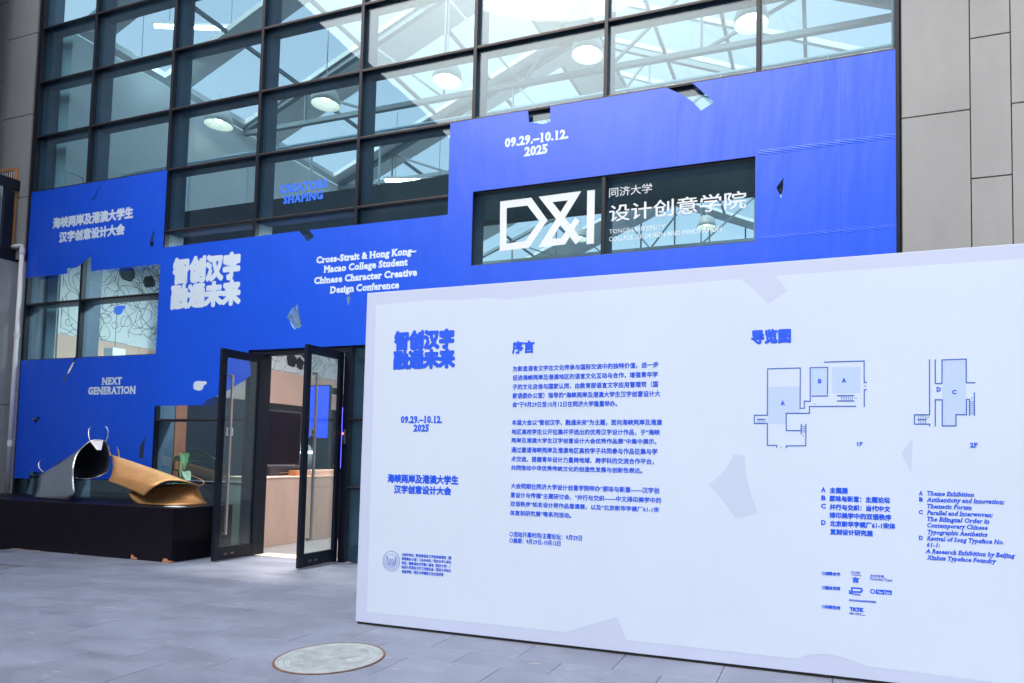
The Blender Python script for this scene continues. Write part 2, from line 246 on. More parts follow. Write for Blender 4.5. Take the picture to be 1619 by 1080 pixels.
M = {}
M['slab'] = mat('paving_stone', (0.19, 0.216, 0.29), 0.55, 0, 0.22, 1.7, 0.35, 70, 0.4, (1, 1.8, 1), 0.12, 10)
def worn_stone(m):
    """slab-to-slab tone, pale scuffs and dark grit"""
    N, L, b = nodes(m)
    src = b.inputs['Base Color'].links[0].from_socket
    oi = N.new('ShaderNodeObjectInfo')
    r = N.new('ShaderNodeMapRange'); r.inputs['To Min'].default_value = 0.955; r.inputs['To Max'].default_value = 1.045
    L.new(oi.outputs['Random'], r.inputs['Value'])
    mx = N.new('ShaderNodeMix'); mx.data_type = 'RGBA'; mx.blend_type = 'MULTIPLY'; mx.inputs['Factor'].default_value = 1
    L.new(src, mx.inputs[6]); L.new(r.outputs[0], mx.inputs[7])
    g = N.new('ShaderNodeNewGeometry')
    cur = mx.outputs[2]
    for sc, lo, hi, col, st in ((5.0, 0.66, 0.74, (0.36, 0.36, 0.38), (1.0, 3.2, 1.0)), (34.0, 0.70, 0.78, (0.07, 0.07, 0.08), (1, 1, 1)), (48.0, 0.72, 0.78, (0.46, 0.45, 0.46), (1, 1, 1))):
        mp = N.new('ShaderNodeMapping'); mp.inputs['Scale'].default_value = st; mp.inputs['Rotation'].default_value = (0, 0, 0.4)
        L.new(g.outputs['Position'], mp.inputs['Vector'])
        n = N.new('ShaderNodeTexNoise'); n.inputs['Scale'].default_value = sc; n.inputs['Detail'].default_value = 3
        L.new(mp.outputs[0], n.inputs['Vector'])
        k = N.new('ShaderNodeMapRange'); k.inputs['From Min'].default_value = lo; k.inputs['From Max'].default_value = hi; k.inputs['To Max'].default_value = 0.75
        L.new(n.outputs['Fac'], k.inputs['Value'])
        m2 = N.new('ShaderNodeMix'); m2.data_type = 'RGBA'
        L.new(k.outputs[0], m2.inputs['Factor']); L.new(cur, m2.inputs[6]); m2.inputs[7].default_value = (*col, 1)
        cur = m2.outputs[2]
    L.new(cur, b.inputs['Base Color'])
worn_stone(M['slab'])
M['joint'] = mat('joint_dirt', (0.155, 0.17, 0.215), 0.95, 0, 0.3, 14)
M['floor'] = mat('hall_floor', (0.22, 0.23, 0.25), 0.35, 0, 0.1, 2)
M['conc'] = mat('cladding_board', (0.30, 0.31, 0.312), 0.8, 0, 0.11, 1.1, 0.12, 90, 0.3, (1, 1, 0.4))
M['conc2'] = mat('rendered_wall', (0.33, 0.34, 0.36), 0.85, 0, 0.16, 1.6, 0.25, 40, 0.3, (1, 1, 0.5))
M['gap'] = mat('panel_gap', (0.03, 0.028, 0.027), 0.9)
M['frame'] = mat('dark_aluminium', (0.006, 0.009, 0.020), 0.42, 0.0, 0.15, 8, 0, spec=0.3)
M['fin'] = mat('mullion_inner_steel', (0.065, 0.11, 0.175), 0.5, 0.1, 0.15, 5)
M['trim'] = mat('frame_edge_trim', (0.16, 0.12, 0.10), 0.4, 0.5)
M['glass'] = glass('facade_glass', (0.74, 0.905, 0.94), 1.2, 0.0, 0.05)
M['clear'] = glass('door_glass', (0.88, 0.94, 0.95), 1.2, 0.0, 0.1)
M['sky_glass'] = glass('skylight_glass', (0.97, 0.98, 0.985), 0.6)
M['banner'] = banner_material()
M['film'] = mat('white_lettering', (0.60, 0.73, 0.85), 0.55, 0, 0.03, 3)
M['white_film'] = mat('white_glass_film', (0.66, 0.72, 0.76), 0.5)
M['blue_film'] = mat('blue_glass_film', (0.02, 0.16, 0.90), 0.5)
M['board'] = mat('board_fabric', (0.56, 0.67, 0.815), 0.6, 0, 0.025, 0.9, 0.03, 200, 0.35)
M['border'] = mat('board_border_print', (0.505, 0.58, 0.765), 0.6, 0, 0.025, 0.9, 0.03, 200, 0.35)
M['shard'] = mat('board_shard_print', (0.495, 0.585, 0.76), 0.6, 0, 0.02, 1, 0, 200, 0.35)
M['planfill'] = mat('floor_plan_fill_print', (0.44, 0.58, 0.80), 0.6)
M['ink'] = mat('blue_ink', (0.005, 0.090, 0.80), 0.55, 0, 0.04, 6)
M['ink2'] = mat('plan_line_ink', (0.04, 0.13, 0.55), 0.6)
M['black'] = mat('black_painted_board', (0.006, 0.004, 0.009), 0.42, 0, 0.3, 3, 0.03, 30, 0.2)
M['chip'] = mat('bare_wood_chip', (0.55, 0.23, 0.11), 0.85, 0, 0.3, 40)
M['silver'] = mat('brushed_silver_sheet', (0.64, 0.67, 0.70), 0.27, 0.95, 0.08, 4, 0.06, 50, 0.5, (1, 1, 6))
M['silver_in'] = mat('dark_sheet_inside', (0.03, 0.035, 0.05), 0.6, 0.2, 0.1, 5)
M['white_paint'] = mat('white_painted_metal', (0.80, 0.82, 0.85), 0.4)
M['bronze'] = mat('bronze_sheet', (0.62, 0.33, 0.13), 0.48, 0.45, 0.14, 5, 0.0, 40, 0.5, (1, 1, 4), 0.08)
M['pipe'] = mat('white_plastic_pipe', (0.78, 0.77, 0.78), 0.4, 0, 0.05, 5)
M['lid'] = mat('manhole_resin', (0.315, 0.36, 0.38), 0.75, 0, 0.22, 9, 0.5, 80)
M['rust'] = mat('rusty_iron', (0.17, 0.095, 0.065), 0.85, 0.2, 0.45, 18, 0.4, 60)
M['steel'] = mat('brushed_steel', (0.66, 0.58, 0.54), 0.28, 0.9, 0.05, 10)
M['ply'] = mat('pale_plywood', (0.74, 0.53, 0.43), 0.6, 0, 0.09, 3.0, 0.05, 60, 0.4, (1, 1, 0.25))
M['wood'] = mat('wall_plywood', (0.72, 0.50, 0.40), 0.6, 0, 0.06, 2.0, 0, 60, 0.4, (1, 0.5, 1))
M['orange'] = mat('orange_timber', (0.55, 0.25, 0.10), 0.6, 0, 0.15, 8)
M['card'] = mat('brown_cardboard', (0.36, 0.18, 0.08), 0.8)
M['dark'] = mat('dark_panel', (0.02, 0.022, 0.032), 0.45)
M['wall_in'] = mat('hall_wall_paint', (0.74, 0.78, 0.80), 0.8, 0, 0.06, 0.8)
M['roof_in'] = mat('roof_lining', (0.72, 0.76, 0.78), 0.8, 0, 0.06, 1.2)
M['truss'] = mat('painted_steel_truss', (0.20, 0.25, 0.29), 0.5, 0.1)
M['darksteel'] = mat('black_girder', (0.018, 0.02, 0.03), 0.5)
M['mural'] = mat('mural_white', (0.72, 0.76, 0.77), 0.7)
M['line'] = mat('mural_black_line', (0.02, 0.025, 0.03), 0.7)
M['leaf'] = mat('leaf_green', (0.06, 0.16, 0.06), 0.45, 0, 0.3, 12)
M['leaf2'] = mat('pale_leaf', (0.30, 0.40, 0.30), 0.5, 0, 0.3, 12)
M['flower'] = mat('orange_rose', (0.75, 0.22, 0.10), 0.6, 0, 0.3, 30)
M['column'] = mat('red_brown_column', (0.28, 0.10, 0.055), 0.55, 0, 0.12, 4)
M['lamp'] = mat('white_lamp_shade', (0.80, 0.80, 0.78), 0.4)
M['lining'] = mat('lamp_lining', (0.66, 0.65, 0.62), 0.6)
M['cream'] = mat('cream_threshold', (0.74, 0.70, 0.58), 0.6, 0, 0.06, 8)
M['bulb'] = emit('lamp_glow', (1.0, 0.95, 0.86), 5.0)
M['tube'] = emit('tube_glow', (0.92, 0.97, 1.0), 12.0)
M['cube_glow'] = emit('cube_lamp_glow', (0.75, 0.83, 0.85), 0.15)
M['panel_glow'] = emit('reception_fill_glow', (1.0, 0.87, 0.77), 120.0)  # glow of the added fill lamp over the reception
M['panel_glow2'] = emit('mural_fill_glow', (0.95, 0.97, 1.0), 20.0)  # glow of the added fill lamp near the mural
M['led'] = emit('blue_led', (0.06, 0.06, 1.0), 3.0)
M['led2'] = emit('red_led', (1.0, 0.03, 0.12), 2.0)
M['screen'] = emit('blue_reflection_glow', (0.02, 0.06, 0.75), 0.55)  # even glow in place of the blue reflection in the door glass
M['white_led'] = emit('white_led', (0.85, 0.95, 1.0), 3.0)
M['orange_led'] = emit('orange_led', (1.0, 0.16, 0.03), 1.5)

# ------------------------------------------------------------------ builders
class MB:
    """collects boxes, prisms and tubes; build() links them as ONE mesh object"""
    def __init__(self):
        self.v, self.f = [], []
    def box(self, x0, x1, y0, y1, z0, z1):
        i = len(self.v)
        self.v += [(x0, y0, z0), (x1, y0, z0), (x1, y1, z0), (x0, y1, z0), (x0, y0, z1), (x1, y0, z1), (x1, y1, z1), (x0, y1, z1)]
        self.f += [tuple(i + k for k in q) for q in ((0, 3, 2, 1), (4, 5, 6, 7), (0, 1, 5, 4), (1, 2, 6, 5), (2, 3, 7, 6), (3, 0, 4, 7))]
        return self
    def bar(self, a, b, r, n=4, r2=None):
        a, b = Vector(a), Vector(b)
        d = (b - a).normalized()
        up = Vector((0, 0, 1)) if abs(d.z) < 0.95 else Vector((1, 0, 0))
        s = d.cross(up).normalized(); t = s.cross(d)
        i = len(self.v)
        for p, rr in ((a, r), (b, r if r2 is None else r2)):
            for k in range(n):
                an = 2 * math.pi * (k + 0.5) / n
                self.v.append(tuple(p + (s * math.cos(an) + t * math.sin(an)) * rr))
        for k in range(n):
            self.f.append((i + k, i + (k + 1) % n, i + n + (k + 1) % n, i + n + k))
        self.f.append(tuple(i + k for k in reversed(range(n))))
        self.f.append(tuple(i + n + k for k in range(n)))
        return self
    def path(self, pts, r, n=8, rs=None):
        for k in range(len(pts) - 1):
            self.bar(pts[k], pts[k + 1], r if rs is None else rs[k], n, None if rs is None else rs[k + 1])
        return self
    def lathe(self, prof, c=(0, 0, 0), n=24):
        i = len(self.v)
        for r, z in prof:
            for k in range(n):
                a = 2 * math.pi * k / n
                self.v.append((c[0] + r * math.cos(a), c[1] + r * math.sin(a), c[2] + z))
        for j in range(len(prof) - 1):
            for k in range(n):
                self.f.append((i + j * n + k, i + j * n + (k + 1) % n, i + (j + 1) * n + (k + 1) % n, i + (j + 1) * n + k))
        return self
    def quad(self, *p):
        i = len(self.v)
        self.v += [tuple(q) for q in p]
        self.f.append(tuple(range(i, i + len(p))))
        return self
    def build(self, name, material, parent=None, bevel=0.0, smooth=False, loc=None):
        me = bpy.data.meshes.new(name)
        me.from_pydata(self.v, [], self.f)
        me.update()
        return link(name, me, material, parent, bevel, smooth, loc)

def link(name, me, material, parent=None, bevel=0.0, smooth=False, loc=None):
    o = bpy.data.objects.new(name, me)
    C.objects.link(o)
    if material is not None and not me.materials:
        me.materials.append(material)
    if parent is not None:
        o.parent = parent
    if loc is not None:
        o.location = loc
    if bevel:
        b = o.modifiers.new('bevel', 'BEVEL')
        b.width = bevel
        b.segments = 2
        b.limit_method = 'ANGLE'
    if smooth:
        me.polygons.foreach_set('use_smooth', [True] * len(me.polygons))
    return o

def box(name, x0, x1, y0, y1, z0, z1, material, parent=None, bevel=0.0):
    return MB().box(x0, x1, y0, y1, z0, z1).build(name, material, parent, bevel)

def tag(o, label=None, cat=None, group=None, kind=None):
    if label: o['label'] = label
    if cat: o['category'] = cat
    if group: o['group'] = group
    if kind: o['kind'] = kind
    return o

def thing(name, label, cat, loc=(0, 0, 0), group=None):
    """an Empty that parents the parts; parts are given in world coordinates, so keep it at the origin of the copy"""
    o = bpy.data.objects.new(name, None)
    C.objects.link(o)
    o.location = loc
    o.empty_display_size = 0.1
    return tag(o, label, cat, group)

def copy_tree(o, parent=None):
    c = o.copy()
    C.objects.link(c)
    c.parent = parent
    for ch in list(o.children):
        copy_tree(ch, c)
    return c

def outline(name, loops, depth, place, material, parent=None):
    """closed (u, v) loops, inner loops cut holes, extruded by depth; place(u, v, w) -> world"""
    cu = bpy.data.curves.new('outline', 'CURVE')
    cu.dimensions = '2D'
    cu.fill_mode = 'BOTH'
    cu.extrude = depth / 2
    for lp in loops:
        s = cu.splines.new('POLY')
        s.points.add(len(lp) - 1)
        for p, q in zip(s.points, lp):
            p.co = (q[0], q[1], 0, 1)
        s.use_cyclic_u = True
    ob = bpy.data.objects.new('outline', cu)
    me = bpy.data.meshes.new_from_object(ob)
    bpy.data.objects.remove(ob)
    bpy.data.curves.remove(cu)
    for v in me.vertices:
        v.co = place(v.co.x, v.co.y, v.co.z + depth / 2)
    me.name = name
    return link(name, me, material, parent)

def on_facade(y):
    return lambda u, v, w: (u, y - w, v)

# ---- lettering: one shared text curve turned into meshes
_tc = bpy.data.curves.new('type', 'FONT')
_to = bpy.data.objects.new('type', _tc)
_tc.resolution_u = 2
_tc.bevel_resolution = 0
_tc.fill_mode = 'FRONT'
CAP, XH = 0.682, 0.449

def raw_text(s, bold):
    _tc.body = s
    _tc.bevel_depth = bold
    me = bpy.data.meshes.new_from_object(_to)
    v = [tuple(q.co) for q in me.vertices]
    f = [tuple(p.vertices) for p in me.polygons]
    bpy.data.meshes.remove(me)
    return v, f

def fat_text(s, r):
    """characters thickened by a round pen of radius r run along their outlines"""
    v, f = raw_text(s, 0)
    v = [(a, b, 0.0) for a, b, c in v]
    cnt = {}
    for p in f:
        for a, b in zip(p, p[1:] + p[:1]):
            k = (min(a, b), max(a, b))
            cnt[k] = cnt.get(k, 0) + 1
    ed = [k for k, n in cnt.items() if n == 1]
    V, Fc = list(v), list(f)
    z, seen = 0.0, set()
    for a, b in ed:
        pa, pb = Vector(v[a][:2]), Vector(v[b][:2])
        d = pb - pa
        if d.length < 1e-6: continue
        n = Vector((-d.y, d.x)).normalized() * r
        z = 0.2 + (len(Fc) % 97) / 125.0
        i = len(V)
        V += [(*(pa + n), z), (*(pa - n), z), (*(pb - n), z), (*(pb + n), z)]
        Fc.append((i, i + 1, i + 2, i + 3))
        for q in (a, b):
            if q in seen: continue
            seen.add(q)
            z = 0.2 + (len(Fc) % 97) / 125.0
            i = len(V)
            V += [(v[q][0] + r * math.cos(t * math.pi / 5), v[q][1] + r * math.sin(t * math.pi / 5), z) for t in range(10)]
            Fc.append(tuple(range(i, i + 10)))
    return V, Fc

_glyph, _adv = {}, {}
def advance(ch):
    if ch not in _adv:
        w = []
        for s in ('||', '|' + ch + '|'):
            v, f = raw_text(s, 0)
            w.append(max(q[0] for q in v))
        _adv[ch] = w[1] - w[0]
    return _adv[ch]

def serif_glyph(ch, bold):
    """bold letter with slab serifs set on every flat stem end"""
    key = (ch, bold)
    if key in _glyph:
        return _glyph[key]
    v, f = raw_text(ch, 0)
    cnt = {}
    for p in f:
        for a, b in zip(p, p[1:] + p[:1]):
            k = (min(a, b), max(a, b))
            cnt[k] = cnt.get(k, 0) + 1
    ends = []
    for (a, b), n in cnt.items():
        if n == 1 and abs(v[a][1] - v[b][1]) < 1e-4 and abs(v[a][0] - v[b][0]) > 0.05:
            ends.append((min(v[a][0], v[b][0]), max(v[a][0], v[b][0]), v[a][1]))
    v2, f2 = raw_text(ch, bold)
    mb = MB(); mb.v, mb.f = list(v2), list(f2)
    s, t = 0.055 + bold, 0.05
    if ch not in '.-–:,&':
        for x0, x1, y in ends:
            lo = abs(y) < 0.01 or y < -0.2
            hi = abs(y - CAP) < 0.012 or abs(y - XH) < 0.012
            if not (lo or hi) or (ch in 'Av' and hi and ch == 'A') or (ch == '4' and hi) or (ch == 't' and hi):
                continue
            y0, y1 = (y - bold, y + t) if lo else (y - t, y + bold)
            i = len(mb.v)
            z = bold * 1.02
            xr = x1 + (bold if ch == '1' and hi else s)
            mb.v += [(x0 - s, y0, z), (xr, y0, z), (xr, y1, z), (x0 - s, y1, z)]
            mb.f.append((i, i + 1, i + 2, i + 3))
    _glyph[key] = (mb.v, mb.f)
    return _glyph[key]

def lettering(name, rows, y, depth, material, parent, label=None):
    """rows: (string, x0, x1, baseline z, height, bold, style) drawn on the plane y"""
    V, Fc = [], []
    for s, x0, x1, z0, h, bold, style in rows:
        if style in 'si':
            v, f = [], []
            pen = 0.0
            for ch in s:
                if ch != ' ':
                    gv, gf = serif_glyph(ch, bold)
                    i = len(v)
                    v += [(a + pen, b, c) for a, b, c in gv]
                    f += [tuple(i + k for k in p) for p in gf]
                pen += advance(ch) + (0.045 if ch != ' ' else 0.0)
        elif style == 'r':
            v, f = fat_text(s, bold)
        else:
            v, f = raw_text(s, bold)
        if style == 'i':
            v = [(a + 0.22 * b, b, c) for a, b, c in v]
        ax, bx = min(q[0] for q in v), max(q[0] for q in v)
        if style in 'cr':
            lo, hi = min(q[1] for q in v), max(q[1] for q in v)
        else:
            lo, hi = -bold, CAP + bold
        kx, kz = (x1 - x0) / (bx - ax), h / (hi - lo)
        kd = depth / max(1e-6, max(q[2] for q in v)) if bold else 0
        i = len(V)
        V += [(x0 + (a - ax) * kx, y - (c * kd if bold else depth), z0 + (b - lo) * kz) for a, b, c in v]
        Fc += [tuple(i + k for k in p) for p in f]
    me = bpy.data.meshes.new(name)
    me.from_pydata(V, [], Fc)
    me.update()
    o = link(name, me, material, parent)
    if label: o['label'] = label
    return o

def strokes(name, lines, y, w, depth, material, parent, axis='y'):
    """thin printed lines: each segment a flat strip of width w; axis 'y' draws (x, z), axis 'x' draws (y, z)"""
    mb = MB()
    k = 0
    for ln in lines:
        for a, b in zip(ln[:-1], ln[1:]):
            d = Vector((b[0] - a[0], b[1] - a[1]))
            if d.length < 1e-6: continue
            d.normalize()
            n = Vector((-d.y, d.x)) * w / 2
            e = d * w / 2
            dd = depth + (k % 7) * depth * 0.06; k += 1
            q = [(a[0] - e.x + n.x, a[1] - e.y + n.y), (a[0] - e.x - n.x, a[1] - e.y - n.y), (b[0] + e.x - n.x, b[1] + e.y - n.y), (b[0] + e.x + n.x, b[1] + e.y + n.y)]
            if axis == 'y':
                mb.quad(*[(u, y - dd, v) for u, v in q])
            else:
                mb.quad(*[(y + dd, u, v) for u, v in q])
    return mb.build(name, material, parent)

# ------------------------------------------------------------------ ground
ground = MB().quad((-400, -400, -0.03), (400, -400, -0.03), (400, 400, -0.03), (-400, 400, -0.03)).build('ground', M['joint'])
tag(ground, 'grey stone paving in front of the glass entrance', kind='structure')
slab_mesh = {}
def slab(w, d, var):
    key = (round(w, 3), round(d, 3), var)
    if key not in slab_mesh:
        bm = bmesh.new()
        bmesh.ops.create_cube(bm, size=1)
        for v in bm.verts:
            v.co = (v.co.x * w, v.co.y * d, v.co.z * 0.03)
        bmesh.ops.bevel(bm, geom=[e for e in bm.edges if all(v.co.z > 0 for v in e.verts)], offset=0.002, segments=1, affect='EDGES')
        me = bpy.data.meshes.new('paving_slab')
        bm.to_mesh(me); bm.free()
        me.materials.append(M['slab'])
        slab_mesh[key] = me
    return slab_mesh[key]
rows = []
y = -3.10
while y < -0.02:
    d = 0.47 if len(rows) % 2 == 0 else 0.28
    rows.append((y, min(y + d, -0.02), len(rows))); y += d
y = -3.10; k = -1
while y > -5.2:
    d = 0.28 if k % 2 else 0.47
    rows.append((y - d, y, k)); y -= d; k -= 1
n_slab = 0
for y0, y1, k in rows:
    x = -13.5 + (0.0 if k % 2 == 0 else 0.365) + 0.10
    while x < 1.4:
        w = 0.75
        # slabs outside the camera's cone or under the pedestal are covered by the plain sheets below
        cy = (y0 + y1) / 2
        if x > -1.45 * (cy + 7.6873) - 2.3 and x < 0.33 * (cy + 7.69) + 0.8:
            if not (x + w < -8.5 and cy > -0.75):
                o = link('paving_slab', slab(w - 0.004, y1 - y0 - 0.004, 0), None, ground)
                o.location = (x + w / 2, cy, -0.0155 + random.uniform(-0.0006, 0.0006))
                o.rotation_euler = (random.uniform(-.0006, .0006), random.uniform(-.0006, .0006), 0)
                n_slab += 1
        x += w
print('slabs', n_slab)

# ------------------------------------------------------------------ facade grid
COL = [-13.305, -11.918, -10.047, -8.178, -6.309, -4.436, -2.556, -0.664, 0.827]
ROW = [0.0, 1.04, 2.005, 3.058, 4.055, 5.065, 6.088, 7.092, 8.097, 9.102, 10.10]
GY = 0.06                                                         # outer face of the glass
facade = thing('curtain_wall', 'tall dark framed glass curtain wall of the entrance hall', 'glass facade')
DOOR_L, DOOR_R = -7.86, -6.43
for i, x in enumerate(COL):
    mb = MB()
    mb.box(x - 0.026, x + 0.026, 0.0, 0.075, 0.0, 10.2)
    mb.build('mullion', M['frame'], facade, 0.004)
    MB().box(x - 0.022, x + 0.022, 0.078, 0.33, 0.0, 10.2).build('mullion_fin', M['fin'], facade)
for j, z in enumerate(ROW[1:], 1):
    for i in range(8):
        x0, x1 = COL[i] + 0.027, COL[i + 1] - 0.027
        if i == 3 and j < 3: continue
        MB().box(x0, x1, 0.004, 0.073, z - 0.019, z + 0.019).build('transom', M['frame'], facade, 0.003)
        MB().box(x0, x1, 0.001, 0.0035, z + 0.006, z + 0.012).build('transom_trim', M['trim'], facade)
        MB().box(x0 - 0.006, x1 + 0.006, 0.079, 0.27, z - 0.016, z + 0.016).build('transom_fin', M['fin'], facade)
pane_mesh = {}
for i in range(8):
    for j in range(10):
        if i == 3 and j < 3: continue
        x0, x1, z0, z1 = COL[i] + 0.024, COL[i + 1] - 0.024, ROW[j] + 0.017, ROW[j + 1] - 0.017
        mb = MB().box(-(x1 - x0) / 2, (x1 - x0) / 2, 0, 0.012, -(z1 - z0) / 2, (z1 - z0) / 2)
        o = mb.build('glass_pane', M['glass'], facade)
        o.location = ((x0 + x1) / 2, GY, (z0 + z1) / 2)
        o.rotation_euler = (random.uniform(-.004, .004), 0, random.uniform(-.003, .003))

# entrance: jambs, head, side lights
box('door_head', COL[3] + 0.034, COL[4] - 0.034, 0.006, 0.16, 2.985, 3.028, M['frame'], facade, 0.003)
box('door_jamb', COL[3] + 0.034, DOOR_L - 0.02, 0.006, 0.16, 0, 2.983, M['frame'], facade, 0.003)
box('door_jamb', DOOR_R + 0.02, COL[4] - 0.034, 0.006, 0.16, 0, 2.983, M['frame'], facade, 0.003)
box('threshold', DOOR_L, DOOR_R, -0.03, 0.22, -0.002, 0.012, M['cream'], facade)
reader = box('card_reader', -6.385, -6.345, -0.022, 0.004, 1.66, 1.86, M['dark'], facade, 0.005)
box('indicator_light', -6.378, -6.352, -0.0255, -0.023, 1.79, 1.82, M['orange_led'], reader)
box('trim_plate', -6.344, -6.334, -0.022, 0.003, 1.66, 1.86, M['steel'], reader)

def door_leaf(x, sgn, label):
    """leaf standing open at right angles to the facade, hinged at y = 0"""
    yf, yh = -0.72, -0.005
    t = 0.026
    mb = MB()
    mb.box(x - t, x + t, yf, yf + 0.085, 0.012, 2.965)
    mb.box(x - t, x + t, yh - 0.075, yh, 0.012, 2.965)
    mb.box(x - t + .001, x + t - .001, yf + 0.085, yh - 0.075, 0.012, 0.19)
    mb.box(x - t + .001, x + t - .001, yf + 0.085, yh - 0.075, 2.85, 2.965)
    d = mb.build('door', M['frame'], facade, 0.004)
    d['label'] = label
    box('glass_pane', x - 0.006, x + 0.006, yf + 0.083, yh - 0.073, 0.188, 2.852, M['clear'], d)
    for s in (-1, 1):
        h = MB()
        hy = yf + 0.115
        h.box(x + s * 0.095 - 0.014, x + s * 0.095 + 0.014, hy - 0.014, hy + 0.014, 0.37, 2.60)
        for z in (0.385, 2.585):
            a, b = sorted((x + s * 0.027, x + s * 0.081))
            h.box(a, b, hy - 0.0135, hy + 0.0135, z - 0.0145, z + 0.0145)
        h.build('handle', M['steel'], d, 0.003)
    st = box('sticker', x + 0.0062, x + 0.0072, yf + 0.13, yf + 0.245, 1.72, 1.86, M['white_film'], d)
    box('sticker_foot', x + 0.0073, x + 0.008, yf + 0.13, yf + 0.245, 1.72, 1.745, M['dark'], d)
    v, f = raw_text('推', 0.02)
    me = bpy.data.meshes.new('sticker_text')
    me.from_pydata([(x + 0.0078 + c * 0.003, yf + 0.15 + a * 0.078, 1.768 + b * 0.078) for a, b, c in v], [], f)
    link('sticker_text', me, M['dark'], d)
    for dy in (0.16, 0.27):
        box('lock_plate', x + t + .0005, x + t + 0.006, yf + dy, yf + dy + 0.06, 0.075, 0.105, M['trim'], d, 0.002)
    return d
door_leaf(DOOR_L - 0.03, 1, 'left glass door leaf standing open')
door_leaf(DOOR_R + 0.0, 1, 'right glass door leaf standing open, half hidden by the board')

# lettering stuck on the glass
o = lettering('lettering', GLASS_TEXT, GY - 0.007, 0.0008, M['blue_film'], facade, 'blue words CREATORS SHAPING on the glass')
o = lettering('lettering', GLASS_WHITE_TEXT, GY - 0.007, 0.002, M['white_film'], facade, 'white school name on the window')
outline('logo_letter', LOGO_D, 0.002, on_facade(GY - 0.007), M['white_film'], facade)
lm = []
for k, q in enumerate(LOGO_AND):
    outline('logo_ampersand', [q], 0.0012, on_facade(GY - 0.007 - 0.0002 * k), M['white_film'], facade)
outline('logo_letter', [LOGO_I], 0.002, on_facade(GY - 0.007), M['white_film'], facade)

# ------------------------------------------------------------------ blue banner over the facade
banner = outline('blue_banner', [BANNER_OUTER] + BANNER_HOLES, 0.004, on_facade(-0.012), M['banner'])
tag(banner, 'large blue printed banner with cut-out shards stretched over the glass facade', 'banner')
lettering('lettering', BANNER_TEXT[0:2], -0.0162, 0.0008, M['film'], banner, 'white two-line Chinese conference name')
lettering('lettering', BANNER_TEXT[2:4], -0.0162, 0.0008, M['film'], banner, 'fat white four-character slogan in two lines')
lettering('lettering', BANNER_TEXT[4:6], -0.0162, 0.0008, M['film'], banner, 'white words NEXT GENERATION')
lettering('lettering', BANNER_TEXT[6:10], -0.0162, 0.0008, M['film'], banner, 'white four-line English conference name')
lettering('lettering', BANNER_TEXT[10:12], -0.0162, 0.0008, M['film'], banner, 'white exhibition dates')
outline('hand_mark', [HAND], 0.001, on_facade(-0.0164), M['film'], banner)

# ------------------------------------------------------------------ exhibition board
BX0, BZ, BY = BOARD
BX1 = 2.15
board = thing('exhibition_board', 'long white exhibition board with blue print standing on the paving', 'display board')
box('board_body', BX0, BX1, BY, BY + 0.24, 0.022, BZ, M['border'], board, 0.004)
box('plinth', BX0 + 0.012, BX1 - 0.012, BY + 0.012, BY + 0.228, 0.0, 0.0215, M['gap'], board)  # near-black recessed base draws the shadow gap under the board
inner = [(max(BX0 + 0.05, min(BX1 - 0.002, x)), z) for x, z in BOARD_INNER]
outline('light_print', [inner], 0.0008, on_facade(BY - 0.0002), M['board'], board)
for q in BOARD_SHARDS:
    outline('shard_print', [q], 0.0006, on_facade(BY - 0.0012), M['shard'], board)
for q in PLAN_FILLS:
    outline('plan_room_print', [q], 0.0005, on_facade(BY - 0.0012), M['planfill'], board)
tag(strokes('plan_line_print', PLAN_LINES, BY - 0.0020, 0.0075, 0.0005, M['ink2'], board), kind='stuff')
tag(strokes('plan_stair_print', PLAN_TICKS, BY - 0.0022, 0.0035, 0.0004, M['ink2'], board), kind='stuff')
tag(strokes('partner_logo_print', LOGO_LINES, BY - 0.0013, 0.011, 0.0005, M['ink'], board), kind='stuff')
tag(strokes('partner_logo_print', LOGO_THIN, BY - 0.0013, 0.005, 0.0005, M['ink2'], board), kind='stuff')
outline('partner_logo_print', [BADGE], 0.0005, on_facade(BY - 0.0013), M['ink'], board)
a, b, r = BADGE_DOT
outline('partner_logo_print', [[(a + r * math.cos(t * .3927), b + r * math.sin(t * .3927)) for t in range(16)], [(a + r * .55 * math.cos(t * .3927), b + r * .55 * math.sin(t * .3927)) for t in range(16)]], 0.0005, on_facade(BY - 0.0013), M['ink'], board)
lettering('lettering', BADGE_TEXT, BY - 0.0019, 0.0006, M['board'], board)
groups = [(0, 2, 'fat blue four-character slogan'), (2, 4, 'blue exhibition dates'), (4, 6, 'blue Chinese conference name'), (6, 7, 'blue foreword heading'),
          (7, 8, 'blue floor guide heading'), (8, 13, 'tiny blue organiser credits'), (13, 30, 'blue foreword text in Chinese'),
          (30, 40, 'blue Chinese key to the floor plans'), (40, 55, 'blue italic English key to the floor plans'), (55, len(BOARD_TEXT), 'small blue partner names and floor plan letters')]
for g0, g1, lab in groups:
    lettering('lettering', BOARD_TEXT[g0:g1], BY - 0.0024, 0.0012, M['ink'], board, lab)
